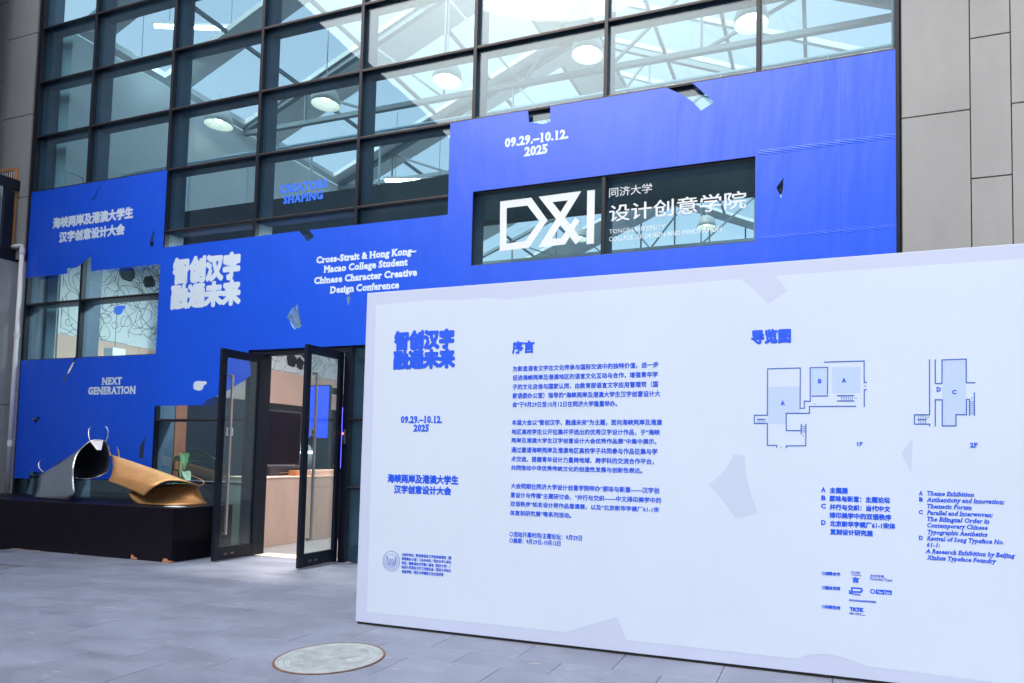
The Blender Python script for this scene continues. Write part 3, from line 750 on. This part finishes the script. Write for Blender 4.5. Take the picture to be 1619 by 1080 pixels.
# round seal: two rings, an inner boat-shaped shield and a ring of tiny marks
cx, cz, r = SEAL
def ring(r0, r1):
    return [[(cx + q * math.cos(t * math.pi / 24), cz + q * math.sin(t * math.pi / 24)) for t in range(48)] for q in (r1, r0)]
seal = outline('seal_print', ring(r * 0.955, r), 0.0005, on_facade(BY - 0.0013), M['ink2'], board)
outline('seal_ring', ring(r * 0.63, r * 0.665), 0.0005, on_facade(BY - 0.0013), M['ink2'], seal)
sh = []
for k in range(7):
    u = -0.42 + 0.14 * k
    sh.append([(cx + r * u, cz + r * (0.30 - 0.1 * (k % 2))), (cx + r * (u + .05), cz), (cx + r * u * 0.8, cz - r * 0.34)])
sh.append([(cx + r * 0.52 * math.cos(t), cz + r * 0.5 * math.sin(t)) for t in [math.pi + q * math.pi / 10 for q in range(11)]])
sh.append([(cx - r * .5, cz + .02 * r), (cx - r * .45, cz + r * .4)]); sh.append([(cx + r * .5, cz + .02 * r), (cx + r * .45, cz + r * .4)])
tag(strokes('seal_emblem', sh, BY - 0.0014, r * 0.055, 0.0004, M['ink2'], seal), kind='stuff')
mk = []
for k in range(40):
    a = 2 * math.pi * k / 40
    if 1.0 < a < 2.2 and k % 3: continue
    mk.append([(cx + r * .75 * math.cos(a), cz + r * .75 * math.sin(a)), (cx + r * .87 * math.cos(a + .03), cz + r * .87 * math.sin(a + .03))])
tag(strokes('seal_marks', mk, BY - 0.0014, r * 0.035, 0.0004, M['ink2'], seal), kind='stuff')

# ------------------------------------------------------------------ manhole
mh = thing('manhole_cover', 'round pale grey manhole cover with rusty rim in the paving', 'manhole cover', (-3.418, -3.616, 0))
MB().lathe([(0.372, 0.0), (0.372, 0.0052), (0.388, 0.006), (0.388, -0.01)], n=48).build('rim', M['rust'], mh, smooth=False)
lid = MB().lathe([(0.0, 0.0065), (0.30, 0.0065), (0.303, 0.003), (0.312, 0.003), (0.316, 0.0065), (0.345, 0.0065), (0.348, 0.003), (0.352, 0.003), (0.355, 0.0065), (0.371, 0.0062), (0.371, -0.01)], n=48).build('lid', M['lid'], mh)
tr = MB()
for ix in range(-9, 10):
    for iy in range(-9, 10):
        px, py = ix * 0.031, iy * 0.031
        if math.hypot(px, py) > 0.285 or math.hypot(px, py) < 0.055: continue
        if math.hypot(px - .2, py - .02) < .06: continue
        w, d = (0.011, 0.006) if (ix + iy) % 2 else (0.006, 0.011)
        tr.box(px - w, px + w, py - d, py + d, 0.0064, 0.0088)
tr.build('tread', M['lid'], mh)
MB().lathe([(0.0, 0.0085), (0.045, 0.0085), (0.05, 0.006)], n=24).build('boss', M['lid'], mh)

# ------------------------------------------------------------------ pedestal and sculptures
ped = thing('pedestal', 'long low black painted plinth under the metal sculptures', 'pedestal')
bm = bmesh.new()
PX0, PX1, PY0, PY1, PZ = -13.5, -8.31, -0.985, -0.03, 0.732
box('plinth_box', PX0, PX1, PY0, PY1, 0.0, PZ, M['black'], ped, 0.004)
def chip(name, pts, place):
    outline(name, [pts], 0.0025, place, M['chip'], ped)
front = lambda u, v, w: (u, PY0 - 0.0005 - w, v)
side = lambda u, v, w: (PX1 + 0.0005 + w, u, v)
chip('paint_chip', [(-8.47, 0.004), (-8.31, 0.004), (-8.312, 0.03), (-8.36, 0.026), (-8.385, 0.05), (-8.45, 0.055), (-8.462, 0.03)], front)
chip('paint_chip', [(-9.06, 0.008), (-8.94, 0.006), (-8.95, 0.028), (-9.0, 0.034), (-9.02, 0.06), (-9.06, 0.066)], front)
chip('paint_chip', [(-10.16, 0.012), (-10.145, 0.012), (-10.148, 0.03), (-10.158, 0.028)], front)
chip('paint_chip', [(-11.6, 0.002), (-10.9, 0.002), (-10.95, 0.008), (-11.2, 0.006), (-11.45, 0.011)], front)
chip('paint_chip', [(-0.984, 0.004), (-0.93, 0.004), (-0.95, 0.022), (-0.983, 0.026)], side)

def spline(pts, n):
    """Catmull-Rom resampling"""
    P = [Vector(p) for p in pts]
    P = [P[0] * 2 - P[1]] + P + [P[-1] * 2 - P[-2]]
    out = []
    seg = len(P) - 3
    for k in range(n + 1):
        t = k / n * seg
        i = min(int(t), seg - 1); u = t - i
        a, b, c, d = P[i:i + 4]
        out.append(0.5 * ((2 * b) + (c - a) * u + (2 * a - 5 * b + 4 * c - d) * u * u + (3 * b - a - 3 * c + d) * u ** 3))
    return out

def loft(name, A, B, n, m, material, parent, thick=0.012, sag=0.0, inner=None):
    a, b = spline(A, n), spline(B, n)
    mb = MB()
    for j in range(m + 1):
        t = j / m
        for k in range(n + 1):
            p = a[k].lerp(b[k], t)
            p.z += sag * math.sin(math.pi * t)
            mb.v.append(tuple(p))
    for j in range(m):
        for k in range(n):
            i = j * (n + 1) + k
            mb.f.append((i, i + 1, i + n + 2, i + n + 1))
    o = mb.build(name, material, parent, smooth=True)
    s = o.modifiers.new('sheet', 'SOLIDIFY')
    s.thickness = thick
    s.offset = 0
    if inner is not None:
        o.data.materials.append(inner)
        s.use_rim = True
        s.material_offset = 1
        s.material_offset_rim = 0
    return o

def ribbon(name, pts, w, material, parent):
    p = spline(pts, 14)
    rs = [w * (1 - 0.75 * k / 14) for k in range(15)]
    mb = MB()
    n = 8
    for k, c in enumerate(p):
        d = (p[min(k + 1, 14)] - p[max(k - 1, 0)]).normalized()
        s_ = d.cross(Vector((0, 1, 0)))
        s_ = s_.normalized() if s_.length > 1e-4 else Vector((1, 0, 0))
        t_ = s_.cross(d)
        mb.v += [tuple(c + (s_ * math.cos(a * math.pi / 4) * 0.55 + t_ * math.sin(a * math.pi / 4)) * rs[k]) for a in range(n)]
        if k:
            i = (k - 1) * n
            mb.f += [(i + a, i + (a + 1) % n, i + n + (a + 1) % n, i + n + a) for a in range(n)]
    return mb.build(name, material, parent, smooth=True)

sv = thing('silver_sculpture', 'rolled silver sheet metal sculpture with curling horns at the left of the black plinth', 'sculpture', group='sheet metal sculptures on the plinth')
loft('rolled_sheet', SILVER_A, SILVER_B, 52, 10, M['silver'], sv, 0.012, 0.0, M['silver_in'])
for h in HORNS_SILVER:
    ribbon('horn', h, 0.017, M['silver'], sv)
c = sum((Vector(p) for p in FLAP), Vector()) / 4
mb = MB(); mb.quad(*[Vector(p) + Vector((0, -0.03, 0)) for p in FLAP])
fl = mb.build('folded_flap', M['white_paint'], sv); s = fl.modifiers.new('sheet', 'SOLIDIFY'); s.thickness = 0.008
bz = thing('bronze_sculpture', 'rolled bronze sheet metal sculpture sloping down to the right of the silver one', 'sculpture', group='sheet metal sculptures on the plinth')
loft('rolled_sheet', BRONZE_A, BRONZE_B, 30, 12, M['bronze'], bz, 0.012, 0.012)
loft('foot_sheet', SKIRT_A, SKIRT_B, 20, 8, M['bronze'], bz, 0.010, -0.03)
for h in HORNS_BRONZE:
    ribbon('horn', h, 0.012, M['bronze'], bz)
pl = box('caption_card', -8.72, -8.45, -0.93, -0.80, PZ, PZ + 0.006, M['white_paint'], None, 0.001)
pl.location.y = 0.12
tag(pl, 'small white caption card lying at the right end of the plinth', 'card')

# ------------------------------------------------------------------ side walls
def clad(wall, rects, y, gap=0.006):
    for x0, x1, z0, z1 in rects:
        MB().box(x0 + gap, x1 - gap, y, y + 0.03, z0 + gap * 1.1, z1 - gap * 1.1).build('cladding_panel', M['conc'], wall, 0.0025)
wr = box('panel_wall', 0.862, 5.2, -0.02, 0.3, 0, 11.2, M['gap'])
tag(wr, 'pale grey fibre cement panel wall right of the glass', 'wall', 'grey panel walls beside the glass')
rects = []
for x0, x1, off in ((0.864, 1.528, 5.265), (1.528, 1.905, 6.033), (1.905, 2.55, 5.266), (2.55, 3.2, 6.03), (3.2, 4.2, 5.27), (4.2, 5.2, 6.03)):
    zs = [off + 1.517 * k for k in range(-5, 5)]
    zs = [0.0] + [z for z in zs if 0.2 < z < 11] + [11.2]
    rects += [(x0, x1, a, b) for a, b in zip(zs[:-1], zs[1:])]
clad(wr, rects, -0.052)
wl = box('panel_wall', -16.2, -13.345, -0.02, 0.29, 4.862, 11.2, M['gap'])
tag(wl, 'grey panel wall left of the glass above the terrace', 'wall', 'grey panel walls beside the glass')
rects = []
for x0, x1, off in ((-14.17, -13.347, 6.0), (-15.0, -14.17, 6.745), (-16.2, -15.0, 6.0)):
    zs = [off + 1.507 * k for k in range(-1, 4)]
    zs = [4.87] + [z for z in zs if 4.95 < z < 11.1] + [11.2]
    rects += [(x0, x1, a, b) for a, b in zip(zs[:-1], zs[1:])]
clad(wl, rects, -0.052)
side_wall = thing('concrete_wall', 'low rendered concrete side wall at the left edge beside the drain pipe', 'wall')
box('lower_course', -13.95, -13.56, -3.2, 0.3, 0.0, 2.275, M['conc2'], side_wall, 0.004)
box('joint', -13.93, -13.568, -3.19, 0.29, 2.2755, 2.2865, M['gap'], side_wall)
box('upper_course', -13.95, -13.56, -3.2, 0.3, 2.287, 4.84, M['conc2'], side_wall, 0.004)
box('added_shade_wing', -17.5, -13.66, -20.25, -3.25, 0.0, 14.0, M['conc2'], side_wall)  # tall unseen wing, added to shade the left end of the facade
box('added_shade_block', -17.5, -13.97, -3.24, -0.45, 0.0, 14.0, M['conc2'], side_wall)  # added beside the wing, blocks light from the left
box('return_wall', -13.558, -13.345, 0.0, 0.3, 0.0, 4.855, M['conc2'], side_wall)

tw = thing('terrace_window', 'dark steel framed glazed box on top of the side wall', 'window')
mb = MB()
mb.box(-13.62, -13.545, -3.0, -0.03, 6.12, 6.30)
mb.box(-13.62, -13.545, -0.27, -0.13, 5.04, 6.118)
mb.box(-13.62, -13.545, -2.4, -2.28, 5.04, 6.118)
mb.box(-13.64, -13.54, -3.0, -0.055, 4.842, 5.038)
mb.build('frame', M['frame'], tw, 0.004)
box('glass_pane', -13.59, -13.575, -2.279, -0.271, 5.04, 6.118, M['clear'], tw)
for k in range(26):
    yy = -2.25 + k * 0.076
    box('blind_slat', -13.70, -13.66, yy, yy + 0.06, 5.04, 6.1, M['roof_in'], tw)
ow = thing('timber_window_frame', 'orange timber window frame behind the dark glazed box', 'window frame')
mb = MB()
mb.box(-13.67, -13.605, -0.085, -0.055, 5.0, 6.50)
mb.box(-14.6, -13.605, -0.084, -0.054, 6.501, 6.555)
mb.build('frame', M['orange'], ow, 0.003)
box('lattice_panel', -14.58, -13.672, -0.066, -0.056, 5.0, 6.499, M['dark'], ow)
for k in range(10):
    box('lattice_bar', -13.70 - k * 0.06, -13.69 - k * 0.06, -0.080, -0.0665, 5.0, 6.498, M['white_paint'], ow)
dp = thing('drain_pipe', 'thin white drain pipe running down the left edge of the facade', 'pipe')
mb = MB()
pts = [(-13.62, -0.10, 5.09), (-13.36, -0.10, 5.09), (-13.315, -0.10, 5.08), (-13.295, -0.10, 5.05), (-13.295, -0.10, 0.74)]
MB().path(pts, 0.034, 10).build('tube', M['pipe'], dp, smooth=True)
for z in (4.99, 3.5, 1.6):
    MB().bar((-13.295, -0.10, z - 0.05), (-13.295, -0.10, z + 0.05), 0.041, 10).build('pipe_collar', M['pipe'], dp, smooth=False)

# added unseen building behind the viewer: cuts sky light, darkens the glass reflections
ob = thing('added_court_building', 'plain grey building added out of view to dim the forecourt and the reflections', 'building')
box('wall', -34, 24, -27, -20.5, 0.0, 14.4, M['conc2'], ob)
box('parapet', -34.2, 24.2, -27.2, -20.3, 14.401, 14.8, M['conc'], ob)
for fz in (1.0, 4.3, 7.6, 10.9):
    for k in range(18):
        x = -32.5 + k * 3.1
        w_ = box('window', x, x + 1.9, -20.52, -20.46, fz, fz + 1.7, M['frame'], ob)
        box('pane', x + .06, x + 1.84, -20.458, -20.45, fz + .06, fz + 1.64, M['dark'], w_)

# ------------------------------------------------------------------ the hall behind the glass
HX0, HX1, HY1, EAVE, RIDGE, RX = -13.0, 1.6, 19.0, 9.2, 12.2, -5.7
fl = box('hall_floor', HX0 - 0.3, HX1 + 0.3, 0.225, HY1, -0.03, 0.004, M['floor'])
tag(fl, 'grey hall floor inside the entrance', kind='structure')
lw = thing('hall_side_wall', 'inner side wall with line drawing mural above plywood panels', 'wall')
box('base_wall', HX0 - 0.3, HX0 - 0.03, 0.34, HY1, 0.0, EAVE, M['wall_in'], lw)
box('black_panel', HX0 - 0.028, HX0, 2.4, 14, 0.006, 2.28, M['dark'], lw)
box('grey_panel', HX0 - 0.028, HX0, 0.35, 2.39, 0.006, 2.9, M['dark'], lw)
box('black_strip', HX0 - 0.028, HX0 - 0.006, 2.4, 14, 2.282, 2.775, M['darksteel'], lw)
for k in range(9):
    box('plywood_panel', HX0 - 0.028, HX0 + 0.004, 0.36 + 1.5 * k, 0.36 + 1.5 * k + 1.494, 2.905 if k == 0 else 2.78, 3.60, M['wood'], lw, 0.002)
mural = box('mural_panel', HX0 - 0.028, HX0, 0.36, 14, 3.605, 6.6, M['mural'], lw)
rnd = random.Random(3)
lines = []
def blob(cy, cz, r, wob, n=26, a0=0, a1=6.283):
    ph = [rnd.uniform(0, 6.28) for _ in range(4)]
    return [(cy + r * (1 + wob * math.sin(3 * t + ph[0]) + wob * .7 * math.sin(5 * t + ph[1])) * math.cos(t),
             cz + r * (1 + wob * math.sin(2 * t + ph[2]) + wob * .7 * math.sin(4 * t + ph[3])) * math.sin(t)) for t in [a0 + (a1 - a0) * k / n for k in range(n + 1)]]
for k in range(300):
    cy, cz = rnd.uniform(0.5, 9.5), rnd.uniform(3.75, 6.4)
    r = rnd.choice((0.06, 0.1, 0.16, 0.28, 0.42))
    lines.append([(min(13.9, max(0.4, a)), min(6.58, max(3.62, b))) for a, b in blob(cy, cz, r, rnd.uniform(.05, .25), 26, rnd.uniform(0, 3), rnd.uniform(4, 9))])
for k in range(150):
    cy, cz = rnd.uniform(0.5, 9), rnd.uniform(3.7, 6.4)
    p = [(cy, cz)]; an = rnd.uniform(0, 6.28)
    for q in range(14):
        an += rnd.uniform(-.6, .6)
        p.append((min(13.9, max(.4, p[-1][0] + .07 * math.cos(an))), min(6.58, max(3.62, p[-1][1] + .07 * math.sin(an)))))
    lines.append(p)
tag(strokes('mural_line', lines, HX0 + 0.0005, 0.008, 0.001, M['line'], lw, 'x'), kind='stuff')
for cy, cz, r in ((1.55, 5.02, .2), (2.0, 4.98, .16), (2.5, 5.0, .22), (3.1, 5.02, .18), (5.9, 3.95, .22), (6.2, 3.9, .18), (6.4, 4.2, .2)):
    outline('mural_blot', [blob(cy, cz, r * .8, .12)[:-1]], 0.001, lambda u, v, w: (HX0 + 0.001 + w, u, v), M['line'], lw)
outline('mural_hand', [MURAL_HAND], 0.001, lambda u, v, w: (HX0 + 0.003 + w, u, v), M['blue_film'], lw)
vent = box('vent_grille', HX0 + 0.005, HX0 + 0.02, 7.14, 7.92, 3.18, 3.43, M['cream'], lw)
box('vent_core', HX0 + 0.021, HX0 + 0.024, 7.18, 7.88, 3.21, 3.40, M['dark'], vent)
bw = box('hall_back_wall', HX0 - 0.3, HX1 + 0.3, HY1 + .01, HY1 + 0.2, 0, 8.6, M['wall_in'])
tag(bw, 'pale back wall of the hall', kind='structure')
rw = box('hall_far_side_wall', HX1, HX1 + 0.3, 0.34, HY1, 0.005, EAVE, M['wall_in'])
tag(rw, 'pale right side wall of the hall', kind='structure')
gz = thing('added_gable_window', 'gable window added at the far end of the hall for bright white behind the logo', 'window')  # added opening to the sky, brightens the view through the logo window
for k in range(10):
    x0, x1 = HX0 + 1.46 * k, HX0 + 1.46 * (k + 1)
    zt = lambda x: EAVE + (RIDGE - EAVE) * ((x - HX0) / (RX - HX0) if x < RX else (HX1 - x) / (HX1 - RX)) + 0.1
    MB().quad((x0 + .03, HY1 + .05, 8.66), (x1 - .03, HY1 + .05, 8.66), (x1 - .03, HY1 + .05, zt(x1)), (x0 + .03, HY1 + .05, zt(x0))).build('glass_pane', M['sky_glass'], gz)
    MB().bar((x1, HY1 + .05, 8.6), (x1, HY1 + .05, zt(x1)), 0.04).build('glazing_bar', M['truss'], gz)
MB().bar((HX0, HY1 + .05, 8.65), (HX1, HY1 + .05, 8.65), 0.05).build('sill', M['truss'], gz)
MB().bar((HX0, HY1 + .05, 9.9), (HX1, HY1 + .05, 9.9), 0.035).build('glazing_bar', M['truss'], gz)
gb = MB().quad((HX0 - .3, 0.34, EAVE - .1), (HX1 + .3, 0.34, EAVE - .1), (HX1 + .3, 0.34, EAVE + .2), (RX, 0.34, RIDGE + .3), (HX0 - .3, 0.34, EAVE + .2)).build('hall_gable', M['roof_in'])
# (the gable stands above the curtain wall's top transom)
gb.location.z = 0.95
tag(gb, 'gable end above the curtain wall', kind='structure')

# roof: two slopes, strips of lining between strips of skylight
roof = thing('hall_roof', 'pitched hall roof with strips of skylight', 'roof')
def slope(xa, za, xb, zb, lights, x_lo, x_hi):
    def pt(t, y, dz=0): return (xa + (xb - xa) * t, y, za + (zb - za) * t + dz)
    y = 0.34
    for y0, y1 in lights + [(HY1, HY1)]:
        if y0 > y:
            mb = MB(); a = [pt(0, y), pt(1, y), pt(1, y0), pt(0, y0)]; b = [(p[0], p[1], p[2] + 0.12) for p in a]
            mb.quad(*a); mb.quad(*reversed(b))
            for k in range(4): mb.quad(a[k], b[k], b[(k + 1) % 4], a[(k + 1) % 4])
            mb.build('roof_lining', M['roof_in'], roof)
        if y1 > y0:
            for t0, t1 in ((0, x_lo), (x_hi, 1)):
                mb = MB(); a = [pt(t0, y0), pt(t1, y0), pt(t1, y1), pt(t0, y1)]; b = [(p[0], p[1], p[2] + 0.12) for p in a]
                mb.quad(*a); mb.quad(*reversed(b))
                for k in range(4): mb.quad(a[k], b[k], b[(k + 1) % 4], a[(k + 1) % 4])
                mb.build('roof_lining', M['roof_in'], roof)
            n = 4
            for k in range(n):
                t0, t1 = x_lo + (x_hi - x_lo) * k / n, x_lo + (x_hi - x_lo) * (k + 1) / n
                mb = MB(); mb.quad(pt(t0, y0 + .02, .06), pt(t1 - .004, y0 + .02, .06), pt(t1 - .004, y1 - .02, .06), pt(t0, y1 - .02, .06))
                mb.build('skylight_pane', M['sky_glass'], roof)
                MB().bar(pt(t1, y0, .02), pt(t1, y1, .02), 0.05).build('glazing_bar', M['truss'], roof)
        y = y1
slope(HX0, EAVE, RX, RIDGE, [(0.8, 2.0), (2.5, 4.0), (5.0, 7.0), (8.0, 10.0), (11.0, 13.0), (14.0, 17.0)], 0.02, 0.9)
slope(HX1, EAVE, RX, RIDGE, [(2.0, 3.4), (4.2, 5.7), (5.8, 7.3), (7.4, 8.9), (9.0, 10.6), (11.4, 13.0), (13.1, 14.8), (15.0, 18.0)], 0.03, 0.92)

def truss(y, label):
    t = thing('roof_truss', label, 'truss', group='steel trusses under the hall roof')
    mb = MB()
    z0 = EAVE - 0.1
    mb.bar((HX0 + .05, y, z0), (HX1 - .05, y, z0), 0.07)
    mb.bar((HX0 + .05, y, EAVE - .02), (RX, y, RIDGE - .12), 0.08)
    mb.bar((HX1 - .05, y, EAVE - .02), (RX, y, RIDGE - .12), 0.08)
    mb.build('chord', M['truss'], t)
    mb = MB()
    n = 4
    for (xa, s) in ((HX0, 1), (HX1, -1)):
        for k in range(1, n):
            u = k / n
            x = xa + (RX - xa) * u
            zt = EAVE + (RIDGE - EAVE) * u - .12
            mb.bar((x, y, z0), (x, y, zt), 0.03)
            x2 = xa + (RX - xa) * (k + 1) / n
            mb.bar((x, y, zt), (x2, y, z0), 0.035)
    mb.build('web_member', M['truss'], t)
    return t
for k, y in enumerate((4.1, 7.35, 10.95, 14.9)):
    truss(y, ('%s steel roof truss from the glass front' % ('nearest', 'second', 'third', 'fourth', 'fifth')[k]))

# walkway girder across the hall, just behind the glass
wg = thing('walkway', 'dark steel walkway with pale handrail crossing the hall behind the glass', 'walkway')
box('girder', HX0 + 0.01, HX1 - 0.01, 1.25, 1.45, 5.17, 5.98, M['darksteel'], wg)
MB().bar((HX0 + .02, 1.35, 6.95), (HX1 - .02, 1.35, 6.95), 0.028, 8).build('handrail', M['white_paint'], wg)
for k in range(11):
    x = HX0 + 0.35 + k * 1.42
    MB().bar((x, 1.35, 5.98), (x, 1.35, 6.95), 0.02, 6).build('post', M['white_paint'], wg)
MB().box(HX0 + .01, HX1 - .01, 1.452, 2.1, 5.90, 5.985).build('deck', M['darksteel'], wg)

# pendant lamps
def pendant(x, y, z, zt, label):
    L_ = thing('pendant_lamp', label, 'lamp', (x, y, z), 'white dome pendant lamps in the hall')
    MB().lathe([(0.0, 0.40), (0.06, 0.40), (0.10, 0.385), (0.19, 0.34), (0.25, 0.26), (0.28, 0.14), (0.285, 0.03), (0.281, 0.03)], n=28).build('shade', M['lamp'], L_, smooth=True)
    MB().lathe([(0.281, 0.03), (0.27, 0.14), (0.24, 0.25), (0.18, 0.33), (0.0, 0.37)], n=28).build('shade_lining', M['lining'], L_, smooth=True)
    MB().lathe([(0.0, 0.10), (0.07, 0.12), (0.09, 0.18), (0.06, 0.26), (0.0, 0.30)], n=16).build('bulb', M['bulb'], L_, smooth=True)
    MB().bar((0, 0, 0.40), (0, 0, zt - z), 0.012, 6).build('rod', M['white_paint'], L_)
def roof_z(x):
    return EAVE + (RIDGE - EAVE) * ((x - HX0) / (RX - HX0) if x < RX else (HX1 - x) / (HX1 - RX))
names = ('leftmost', 'second from the left', 'middle', 'fourth from the left', 'rightmost')
for k, x in enumerate((-12.5, -9.62, -6.76, -3.9, -1.04)):
    pendant(x, 3.0, 8.67, roof_z(x), 'white dome lamp hanging in the hall, %s of the near row' % names[k])
for k, x in enumerate((-12.0, -7.4, -3.25)):
    pendant(x, 12.2, 8.67, roof_z(x), 'white dome lamp deep in the hall, %s of the far row' % ('leftmost', 'middle', 'rightmost')[k])
cu_l = thing('cube_lamp', 'small pale cube lamp behind the left window under the mural', 'lamp', (-12.45, 1.0, 3.28))
box('glowing_cube', -.12, .12, -.12, .12, -.13, .13, M['cube_glow'], cu_l, 0.01)
MB().bar((0, 0, .13), (0, 0, 1.88), 0.006, 5).build('cord', M['truss'], cu_l)
for k, (x0, x1, lab) in enumerate(((-9.3, -6.9, 'added flat panel lamp under the walkway, brightening the reception counter'), (-11.7, -10.3, 'added flat panel lamp under the walkway, brightening the mural'))):
    t = thing('added_fill_lamp', lab, 'lamp', group='added fill lamps under the walkway')  # hidden from view, added to brighten the reception and the mural
    box('housing', x0, x1, 1.27, 1.63, 5.115, 5.169, M['white_paint'], t)
    box('diffuser', x0 + .02, x1 - .02, 1.29, 1.61, 5.108, 5.1145, M['panel_glow2' if k else 'panel_glow'], t)
# tube lamps
for k, (x, y, z, l, ang, lab) in enumerate(((-12.2, 2.2, 10.3, 1.9, 0.35, 'long tube lamp high in the dark upper left corner'), (-8.6, 4.8, 7.7, 1.5, 0.3, 'bright tube lamp seen above the blue glass lettering'), (-12.6, 1.7, 9.35, 1.2, 0.3, 'short tube lamp beneath the long one in the upper left'))):
    t = thing('tube_lamp', lab, 'lamp', (x, y, z), 'tube lamps in the hall')
    t.rotation_euler = (0, 0, ang)
    box('housing', -l / 2, l / 2, -0.06, 0.06, 0.05, 0.10, M['white_paint'], t)
    MB().bar((-l / 2 + .03, 0, 0.02), (l / 2 - .03, 0, 0.02), 0.025, 8).build('tube', M['tube'], t)
    for q in (-l / 3, l / 3):
        MB().bar((q, 0, 0.1), (q, 0, 1.6), 0.006, 5).build('hanger', M['truss'], t)

# reception corner seen through the door
ct = thing('reception_counter', 'pale plywood reception counter just inside the door', 'counter')
for k in range(3):
    box('plywood_board', -8.42, -8.40, 0.62 + 1.22 * k, 0.62 + 1.22 * k + 1.216, 0.006, 1.10, M['ply'], ct, 0.002)
box('core', -9.2, -8.421, 0.64, 4.26, 0.006, 1.098, M['ply'], ct)
box('counter_top', -9.22, -8.395, 0.61, 4.28, 1.101, 1.122, M['ply'], ct, 0.002)
mo = thing('monitor', 'large black screen standing on the reception counter', 'monitor')
box('screen', -8.95, -8.90, 1.10, 1.92, 1.30, 2.26, M['dark'], mo, 0.006)
box('screen_glass', -8.8995, -8.896, 1.13, 1.89, 1.33, 2.23, M['black'], mo)
box('edge_strip', -8.8995, -8.893, 1.10, 1.80, 1.30, 1.312, M['steel'], mo)
MB().box(-8.98, -8.82, 1.16, 1.80, 1.123, 1.285).build('printer_base', M['dark'], mo, 0.01)
box('paper_slot', -8.8195, -8.8165, 1.36, 1.62, 1.17, 1.18, M['steel'], mo)
cb = box('cardboard_box', -8.80, -8.62, 1.55, 1.78, 1.1225, 1.215, M['card'], None, 0.003)
tag(cb, 'small brown cardboard box on the counter beside the screen', 'box')
wb = box('wooden_tray', -8.75, -8.5, 1.62 + .2, 2.5, 1.1225, 1.225, M['ply'], None, 0.004)
tag(wb, 'pale wooden tray box on the counter behind the right door', 'box')
ks = thing('service_kiosk', 'dark kiosk with two white lights behind the counter', 'kiosk', (-10.3, 3.4, 0))
mb = MB(); mb.box(-.25, .25, -.25, .25, 0.006, 1.15); mb.build('body', M['dark'], ks, 0.03)
mb = MB(); mb.lathe([(0, 1.16), (0.24, 1.16), (0.27, 1.4), (0.25, 1.62), (0.16, 1.74), (0, 1.77)], n=20); mb.build('head', M['truss'], ks, smooth=True)
for s in (-1, 1):
    MB().box(.16, .29, s * .12 - .07 - .1, s * .12 + .07 - .1, 1.52, 1.57).build('light', M['white_led'], ks, 0.01)
sc = thing('blue_reflection_panel', 'glowing blue panel standing in for a reflection in the door glass', 'screen')  # its glow imitates the blue reflection in the right door leaf
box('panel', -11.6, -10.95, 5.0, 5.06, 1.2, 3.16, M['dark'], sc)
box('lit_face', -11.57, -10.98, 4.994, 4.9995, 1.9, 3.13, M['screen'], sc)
t = thing('light_strip', 'blue light strip standing behind the right door', 'light')
box('channel', -8.11, -8.07, 2.012, 2.04, 1.17, 2.41, M['dark'], t)
box('diffuser', -8.104, -8.076, 2.0, 2.011, 1.27, 2.36, M['led'], t)
box('stand', -8.14, -8.04, 2.041, 2.06, 0.006, 2.6, M['dark'], t)
fp = thing('flower_vase', 'dark vase of orange roses on the counter', 'flowers', (-8.6, 2.62, 1.1225))
MB().lathe([(0.0, 0.0), (0.10, 0.0), (0.13, 0.1), (0.12, 0.2), (0.11, 0.2), (0.0, 0.18)], n=18).build('vase', M['dark'], fp, smooth=True)
for k in range(16):
    a, q = rnd.uniform(0, 6.28), rnd.uniform(0, .15)
    c = (q * math.cos(a), q * math.sin(a), 0.24 + rnd.uniform(0, .14) - q * .4)
    MB().lathe([(0, -.045), (.03, -.04), (.05, -.005), (.045, .025), (.03, .035), (.022, .02), (.012, .036), (0, .03)], c, 9).build('rose', M['flower'], fp, smooth=True)

# plant and red-brown column behind the lower left pane
cl = box('hall_column', -12.28, -12.02, 1.95, 2.2, 0.005, 5.16, M['column'], None, 0.01)
tag(cl, 'red-brown column behind the lower glass beside the bronze sculpture', 'column')
pot = thing('potted_plant', 'broad leaved potted plant behind the lower glass', 'plant', (-11.55, 1.75, 0.005))
MB().lathe([(0, 0), (.16, 0), (.2, .42), (.18, .42), (0, .38)], n=18).build('pot', M['white_paint'], pot, smooth=True)
for k in range(14):
    a = rnd.uniform(0, 6.28); ln = rnd.uniform(.45, .85); h = rnd.uniform(.7, 2.0); w = rnd.uniform(.06, .12)
    d = Vector((math.cos(a), math.sin(a), 0)); sdv = Vector((-d.y, d.x, 0))
    mb = MB()
    base = Vector((0, 0, .4 + h * .55)) + d * .05
    prev = None
    for q in range(7):
        u = q / 6
        p = base + d * ln * u + Vector((0, 0, .35 * u - .6 * u * u))
        ww = w * math.sin(math.pi * min(1, u * .9 + .08))
        cur = (p + sdv * ww + Vector((0, 0, .02)), p, p - sdv * ww + Vector((0, 0, .02)))
        if prev:
            mb.quad(prev[0], cur[0], cur[1], prev[1]); mb.quad(prev[1], cur[1], cur[2], prev[2])
        prev = cur
    mb.bar((0, 0, .38), base, 0.008, 5)
    mb.build('leaf', M['leaf'] if k % 3 else M['leaf2'], pot, smooth=True)
bpy.data.objects.remove(_to)
